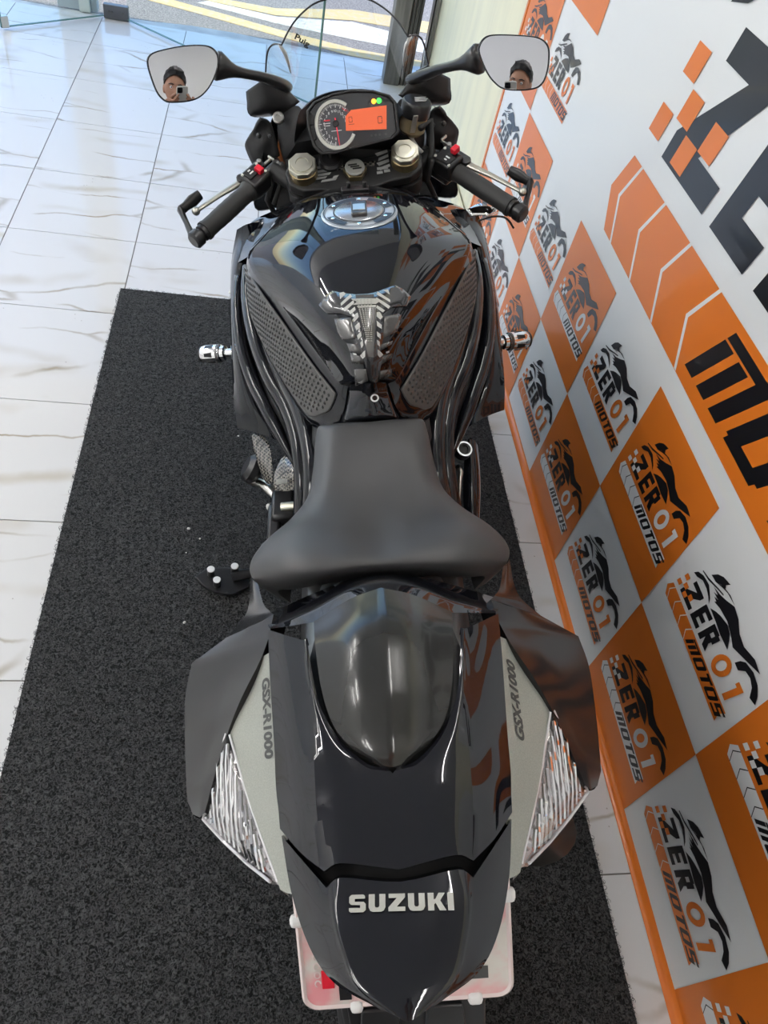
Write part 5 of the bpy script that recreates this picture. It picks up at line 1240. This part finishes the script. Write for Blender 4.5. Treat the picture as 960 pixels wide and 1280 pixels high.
# ---- mirrors: convex glass in a black shell on a stalk
M['mirror'] = mat('mirror_glass', (.56, .57, .61), .0, metal=1.0)
def mirror(P0, Nn, r, u, outl, stalk):
    t = empty('wing_mirror', (0, 0, 0), bike)
    P0, Nn, r, u = Vector(P0), Vector(Nn), Vector(r), Vector(u); Rm = 1.75
    cx_ = sum(p[0] for p in outl) / len(outl); cy_ = sum(p[1] for p in outl) / len(outl)
    def on(a, b2, d=0): return P0 + r * a + u * b2 + Nn * (d - (a * a + b2 * b2) / (2 * Rm))
    # smooth outline (Chaikin)
    o_ = list(outl)
    for _ in range(2):
        o_ = [q for i in range(len(o_)) for q in ((o_[i][0] * .75 + o_[(i + 1) % len(o_)][0] * .25, o_[i][1] * .75 + o_[(i + 1) % len(o_)][1] * .25), (o_[i][0] * .25 + o_[(i + 1) % len(o_)][0] * .75, o_[i][1] * .25 + o_[(i + 1) % len(o_)][1] * .75))]
    def ring(k, d, flat=False): return [on(cx_ + (a - cx_) * k, cy_ + (b2 - cy_) * k, d) for a, b2 in o_]
    m = MB(); m.grid([ring(k, 0) for k in (.01, .2, .4, .6, .78, .90, .955)], True); m.build('mirror_glass', M['mirror'], t, smooth=180)
    m = MB(); m.grid([ring(k, d) for k, d in ((.955, -.001), (.962, .0025), (.99, .003), (1.01, -.002), (1.0, -.010), (.93, -.024), (.75, -.036), (.4, -.042), (.02, -.044))], True); m.build('mirror_shell', M['paint'], t, smooth=180)
    pts, rad_ = stalk
    m = MB(); m.tube(pts, rad_, 12, flat=1.0); m.build('mirror_stalk', M['black'], t, smooth=180, sub=1)
OL = [(-.05, .0387), (-.0471, .0491), (-.037, .056), (-.01, .062), (.0155, .0661), (.0421, .0676), (.0579, .0661), (.0679, .0599), (.0722, .05), (.0692, .0347), (.0587, .0145), (.0476, .0006), (.0324, -.0115), (.0126, -.0176), (-.0215, -.0193), (-.0304, -.0156), (-.0396, -.0054), (-.0458, .0154)]
OR = [(-.0527, .0494), (-.0509, .0592), (-.0457, .0667), (-.037, .0715), (-.0225, .0725), (.0017, .0719), (.0276, .0704), (.0437, .0685), (.0555, .0633), (.0627, .0557), (.0655, .0447), (.066, .0265), (.0623, .008), (.0559, -.0006), (.0481, -.0049), (.0285, -.0075), (.0069, -.0071), (-.0082, -.0049), (-.017, .0001), (-.0294, .0103), (-.0404, .0254)]
mirror([-.2906, 1.3866, 1.07], [.1956, -.9206, .3381], [.9791, .1635, -.1211], [.0562, .3547, .9333], OL, ([(-0.2389,1.4677,1.0800), (-0.2205,1.4688,1.0720), (-0.2060,1.4797,1.0620), (-0.1816,1.5080,1.0450), (-0.1566,1.5437,1.0250), (-0.1339,1.5807,1.0000), (-.12, 1.66, .96)], [.034, .020, .0095, .0088, .0095, .012, .012]))
mirror([.2669, 1.318, 1.07], [-.1829, -.9171, .3543], [.9815, -.1909, .0127], [.056, .3501, .935], OR, ([(0.2399,1.4167,1.0800), (0.2222,1.4281,1.0720), (0.2081,1.4482,1.0620), (0.1864,1.4814,1.0450), (0.1694,1.5290,1.0250), (0.1503,1.5702,1.0000), (.12, 1.66, .96)], [.034, .020, .0095, .0088, .0095, .012, .012]))

# ------------------------------------------------------------------ loose bits on the mat
pebm = mat('pale_pebble', (.62, .61, .58), .7)
for i, (x, y, s) in enumerate(((-.985, -1.275, .0045), (-.955, -1.305, .003), (-.985, -1.35, .002), (-.875, -.93, .003), (-.972, -1.55, .004))):
    m = MB(); m.ball((0, 0, 0), (s, s * .8, s * .6), 8, 5)
    o = m.build('pebble', pebm, None, smooth=180); o.location = (x, y, .0135 + s * .4); o.rotation_euler = (.2, .1, i)
    tag(o, 'tiny pale pebble lying loose on the black mat', 'pebble', 'pebbles on the black mat')

# ------------------------------------------------------------------ the photographer (seen in the wing mirrors) and the phone
def skin_mesh(pts, edges, radii, root, sub=2):
    me = bpy.data.meshes.new('limbs'); me.from_pydata(pts, edges, [])
    o = bpy.data.objects.new('limbs', me); COL.objects.link(o)
    o.modifiers.new('skin', 'SKIN')
    sv = me.skin_vertices[0].data
    for i, r in enumerate(radii):
        sv[i].radius = r if isinstance(r, tuple) else (r, r); sv[i].use_root = (i == root)
    s_ = o.modifiers.new('sub', 'SUBSURF'); s_.levels = sub; s_.render_levels = sub
    dg = bpy.context.evaluated_depsgraph_get(); dg.update()
    ev = o.evaluated_get(dg); m_ = ev.to_mesh()
    vs = [v.co.copy() for v in m_.vertices]; fs = [tuple(p.vertices) for p in m_.polygons]
    ev.to_mesh_clear(); bpy.data.objects.remove(o); bpy.data.meshes.remove(me)
    return vs, fs
CP = Vector((-.852954, -2.456152, 1.542839)); cr_ = Vector((.980602, -.082357, .177867)); cu_ = Vector((-.04937, .774408, .630757)); cf_ = Vector((.189689, .627303, -.755321))
person = empty('person', (-.86, -2.84, .012)); tag(person, 'dark-haired person in an orange shirt holding up a phone behind the motorcycle', 'person')
def pw(p): return Vector(p) - Vector((-.86, -2.84, .012))
ph = CP - cf_ * .014 - cu_ * .058 + cr_ * .018       # phone centre
skin_m = mat('skin_tone', (.42, .22, .14), .5); shirt_m = mat('orange_shirt_cloth', (.72, .10, .03), .8); trs_m = mat('dark_denim', (.03, .035, .05), .8); hair_m = mat('black_hair', (.008, .007, .007), .45); bump(hair_m, 300, .6, .004)
wl_, wr_ = ph - cr_ * .085 - cu_ * .085 - cf_ * .030, ph + cr_ * .085 - cu_ * .085 - cf_ * .030
P_ = [(-.86, -2.85, .96), (-.86, -2.86, 1.10), (-.86, -2.86, 1.26), (-.86, -2.84, 1.40), (-.86, -2.815, 1.50), (-.86, -2.795, 1.57),
      (-1.045, -2.83, 1.43), (-1.12, -2.70, 1.19), tuple(wl_), (-.675, -2.83, 1.43), (-.60, -2.70, 1.19), tuple(wr_),
      (-.955, -2.85, .90), (-.97, -2.83, .50), (-.975, -2.86, .10), (-.98, -2.74, .055), (-.765, -2.85, .90), (-.75, -2.83, .50), (-.745, -2.86, .10), (-.74, -2.74, .055)]
E_ = [(0, 1), (1, 2), (2, 3), (3, 4), (4, 5), (3, 6), (6, 7), (7, 8), (3, 9), (9, 10), (10, 11), (0, 12), (12, 13), (13, 14), (14, 15), (0, 16), (16, 17), (17, 18), (18, 19)]
R_ = [(.15, .11), (.14, .10), (.15, .11), (.13, .095), .055, .052, .062, .044, .028, .062, .044, .028, .085, .058, .042, .036, .085, .058, .042, .036]
bv_, bf_ = skin_mesh([pw(p) for p in P_], E_, R_, 0)
body = MB(); body.add(bv_, bf_)
# head with brow, nose, lips, chin and ears
HC = Vector((-.86, -2.755, 1.665)); tilt = Matrix.Rotation(rad(-22), 3, 'X')
def head_pt(th, phv):
    d = Vector((sin(phv) * cos(th), sin(phv) * sin(th), cos(phv)))    # +y is the face
    x, y, z = d; r = Vector((x * .074, y * .092, z * .115))
    if z < -.1: r.x *= 1 - .28 * min(1, (-z - .1) / .9); r.y += .010 * (-z) * (y > 0)
    if y > .3:
        fx = x / .35
        r.y += .022 * math.exp(-(x / .13) ** 2 - ((z + .12) / .16) ** 2)      # nose
        r.y -= .010 * math.exp(-((abs(x) - .36) / .17) ** 2 - ((z - .10) / .12) ** 2)  # eye sockets
        r.y += .006 * math.exp(-((z - .30) / .12) ** 2)                        # brow
        r.y += .006 * math.exp(-(x / .22) ** 2 - ((z + .45) / .09) ** 2)       # lips
        r.y += .008 * math.exp(-(x / .25) ** 2 - ((z + .78) / .12) ** 2)       # chin
    return r
rows = [[tilt @ head_pt(2 * pi * k / 40, pi * i / 28) + pw(HC) for k in range(40)] for i in range(29)]
body.grid(rows, True)
for s in (-1, 1): body.ball(tuple(pw(HC) + tilt @ Vector((s * .076, -.008, -.005))), (.010, .018, .030), 12, 8)
# hands: palm and five fingers each, curled round the phone
def hand(s, wrist):
    side = cr_ * s
    palm = wrist * .35 + (ph + side * .062 - cu_ * .035 - cf_ * .022) * .65
    v = [wrist, palm, palm + cu_ * .03]
    vs, fs = skin_mesh([pw(v[0]), pw(v[1]), pw(v[2])], [(0, 1), (1, 2)], [.026, (.036, .018), (.036, .016)], 1); body.add(vs, fs)
    for k in range(4):
        b0 = palm + cu_ * (.045 - .024 * k) + side * .006
        ln = (.92, 1.0, .95, .78)[k]
        pts = [b0, b0 + side * .006 + cf_ * .030 * ln, b0 - side * .012 + cf_ * .050 * ln, ph + side * .022 + cu_ * (.035 - .024 * k) + cf_ * .012]
        vs, fs = skin_mesh([pw(q) for q in pts], [(0, 1), (1, 2), (2, 3)], [.0100, .0092, .0086, .0075], 0); body.add(vs, fs)
    b0 = palm + cu_ * .012 - side * .006 - cf_ * .006
    pts = [b0, b0 + cu_ * .030 - side * .010 - cf_ * .010, ph + side * .034 + cu_ * .022 - cf_ * .013, ph + side * .020 + cu_ * .040 - cf_ * .013]
    vs, fs = skin_mesh([pw(q) for q in pts], [(0, 1), (1, 2), (2, 3)], [.013, .011, .0098, .0082], 0); body.add(vs, fs)
hand(-1, wl_); hand(1, wr_)
bo = body.build('body', skin_m, person, smooth=180, weld=False)
rm = bo.modifiers.new('remesh', 'REMESH'); rm.mode = 'VOXEL'; rm.voxel_size = .0045; rm.use_smooth_shade = True
# clothes: slightly wider shells over the same skeleton
i_ = [0, 1, 2, 3, 4, 6, 7, 9, 10]
SP = [P_[0], P_[1], P_[2], P_[3], (-.86, -2.822, 1.468), P_[6], tuple(Vector(P_[6]).lerp(Vector(P_[7]), .62)), P_[9], tuple(Vector(P_[9]).lerp(Vector(P_[10]), .62))]
vs, fs = skin_mesh([pw(p) for p in SP], [(0, 1), (1, 2), (2, 3), (3, 4), (3, 5), (5, 6), (3, 7), (7, 8)], [(.168, .128), (.158, .118), (.170, .128), (.150, .112), .074, .078, .066, .078, .066], 0)
m = MB(); m.add(vs, fs); m.build('shirt', shirt_m, person, smooth=180)
TP = [P_[0], P_[12], P_[13], (-.975, -2.86, .14), P_[16], P_[17], (-.745, -2.86, .14)]
vs, fs = skin_mesh([pw(p) for p in TP], [(0, 1), (1, 2), (2, 3), (0, 4), (4, 5), (5, 6)], [(.165, .125), .100, .075, .066, .100, .075, .066], 0)
m = MB(); m.add(vs, fs); m.build('trousers', trs_m, person, smooth=180)
for x in (-.978, -.742):
    vs, fs = skin_mesh([pw((x, -2.89, .055)), pw((x, -2.80, .055)), pw((x, -2.70, .050))], [(0, 1), (1, 2)], [(.045, .042), (.048, .040), (.042, .036)], 1)
    m = MB(); m.add([Vector((v.x, v.y, max(v.z, .002))) for v in vs], fs); m.build('shoe', M['rubber'], person, smooth=180)
# hair: swept-up cap, beard shadow, eyes
def cap_pt(k_, i_, grow):
    th, phv = 2 * pi * k_ / 40, pi * i_ / 28
    d = head_pt(th, phv); front = max(0, sin(th)) * sin(phv)
    lim = .54 - .16 * max(0, sin(th)) + .10 * max(0, -sin(th))
    return d, phv / pi < lim
m = MB(); rowsh = []
for i in range(0, 15):
    r = []
    for k in range(40):
        th = 2 * pi * k / 40; lim = (.44 - .19 * max(0, sin(th)) + .16 * max(0, -sin(th))) * pi
        phv = lim * i / 14; d = head_pt(th, phv); g_ = (.008 + .022 * max(0, cos(phv)) + .022 * max(0, sin(th)) * sin(phv) + .004 * sin(th * 9) * sin(phv * 11)) * (1 if i < 13 else .35)
        r.append(tilt @ (d + d.normalized() * g_) + pw(HC))
    rowsh.append(r)
m.grid(rowsh, True); m.build('hair', hair_m, person, smooth=180)
for s in (-1, 1):
    e0 = pw(HC) + tilt @ Vector((s * .030, .076, .012)); m = MB(); m.ball(tuple(e0), .0095, 12, 8); eo = m.build('eye', M['white'], person, smooth=180)
    m = MB(); m.ball(tuple(e0 + tilt @ Vector((0, .006, 0))), .0055, 10, 6); m.build('iris', hair_m, eo, smooth=180)
    m = MB(); m.tube([pw(HC) + tilt @ Vector((s * .014, .0905, .030)), pw(HC) + tilt @ Vector((s * .032, .088, .034)), pw(HC) + tilt @ Vector((s * .050, .074, .028))], [.003, .0042, .002], 8); m.build('eyebrow', hair_m, person, smooth=180)
# phone
phone = empty('phone', tuple(ph)); tag(phone, 'pale phone held up in both hands by the person in orange', 'phone')
Mph = frame((0, 0, 0), cr_, cu_, -cf_)
m = MB(); m.T = Mph; m.prism(rr(.0375, .155, .010, y0=-.0775), .008, Matrix.Translation((0, 0, -.004))); m.build('phone_body', M['offwhite'], phone, bevel=.002, smooth=30)
m = MB(); m.T = Mph; m.prism(rr(.035, .149, .009, y0=-.0745), .0006, Matrix.Translation((0, 0, .0042))); m.build('phone_screen', M['dial'], phone, smooth=0)
m = MB(); m.T = Mph; m.prism(rr(.017, .036, .008, y0=.036), .0015, Matrix.Translation((-.016, 0, -.0056))); m.build('camera_bump', M['black'], phone, smooth=0)
for y in (.044, .064):
    m = MB(); m.T = Mph; m.cyl((-.018, y, -.0068), .0065, .0013, (0, 0, 1), 14); m.build('camera_lens', M['dial'], phone)
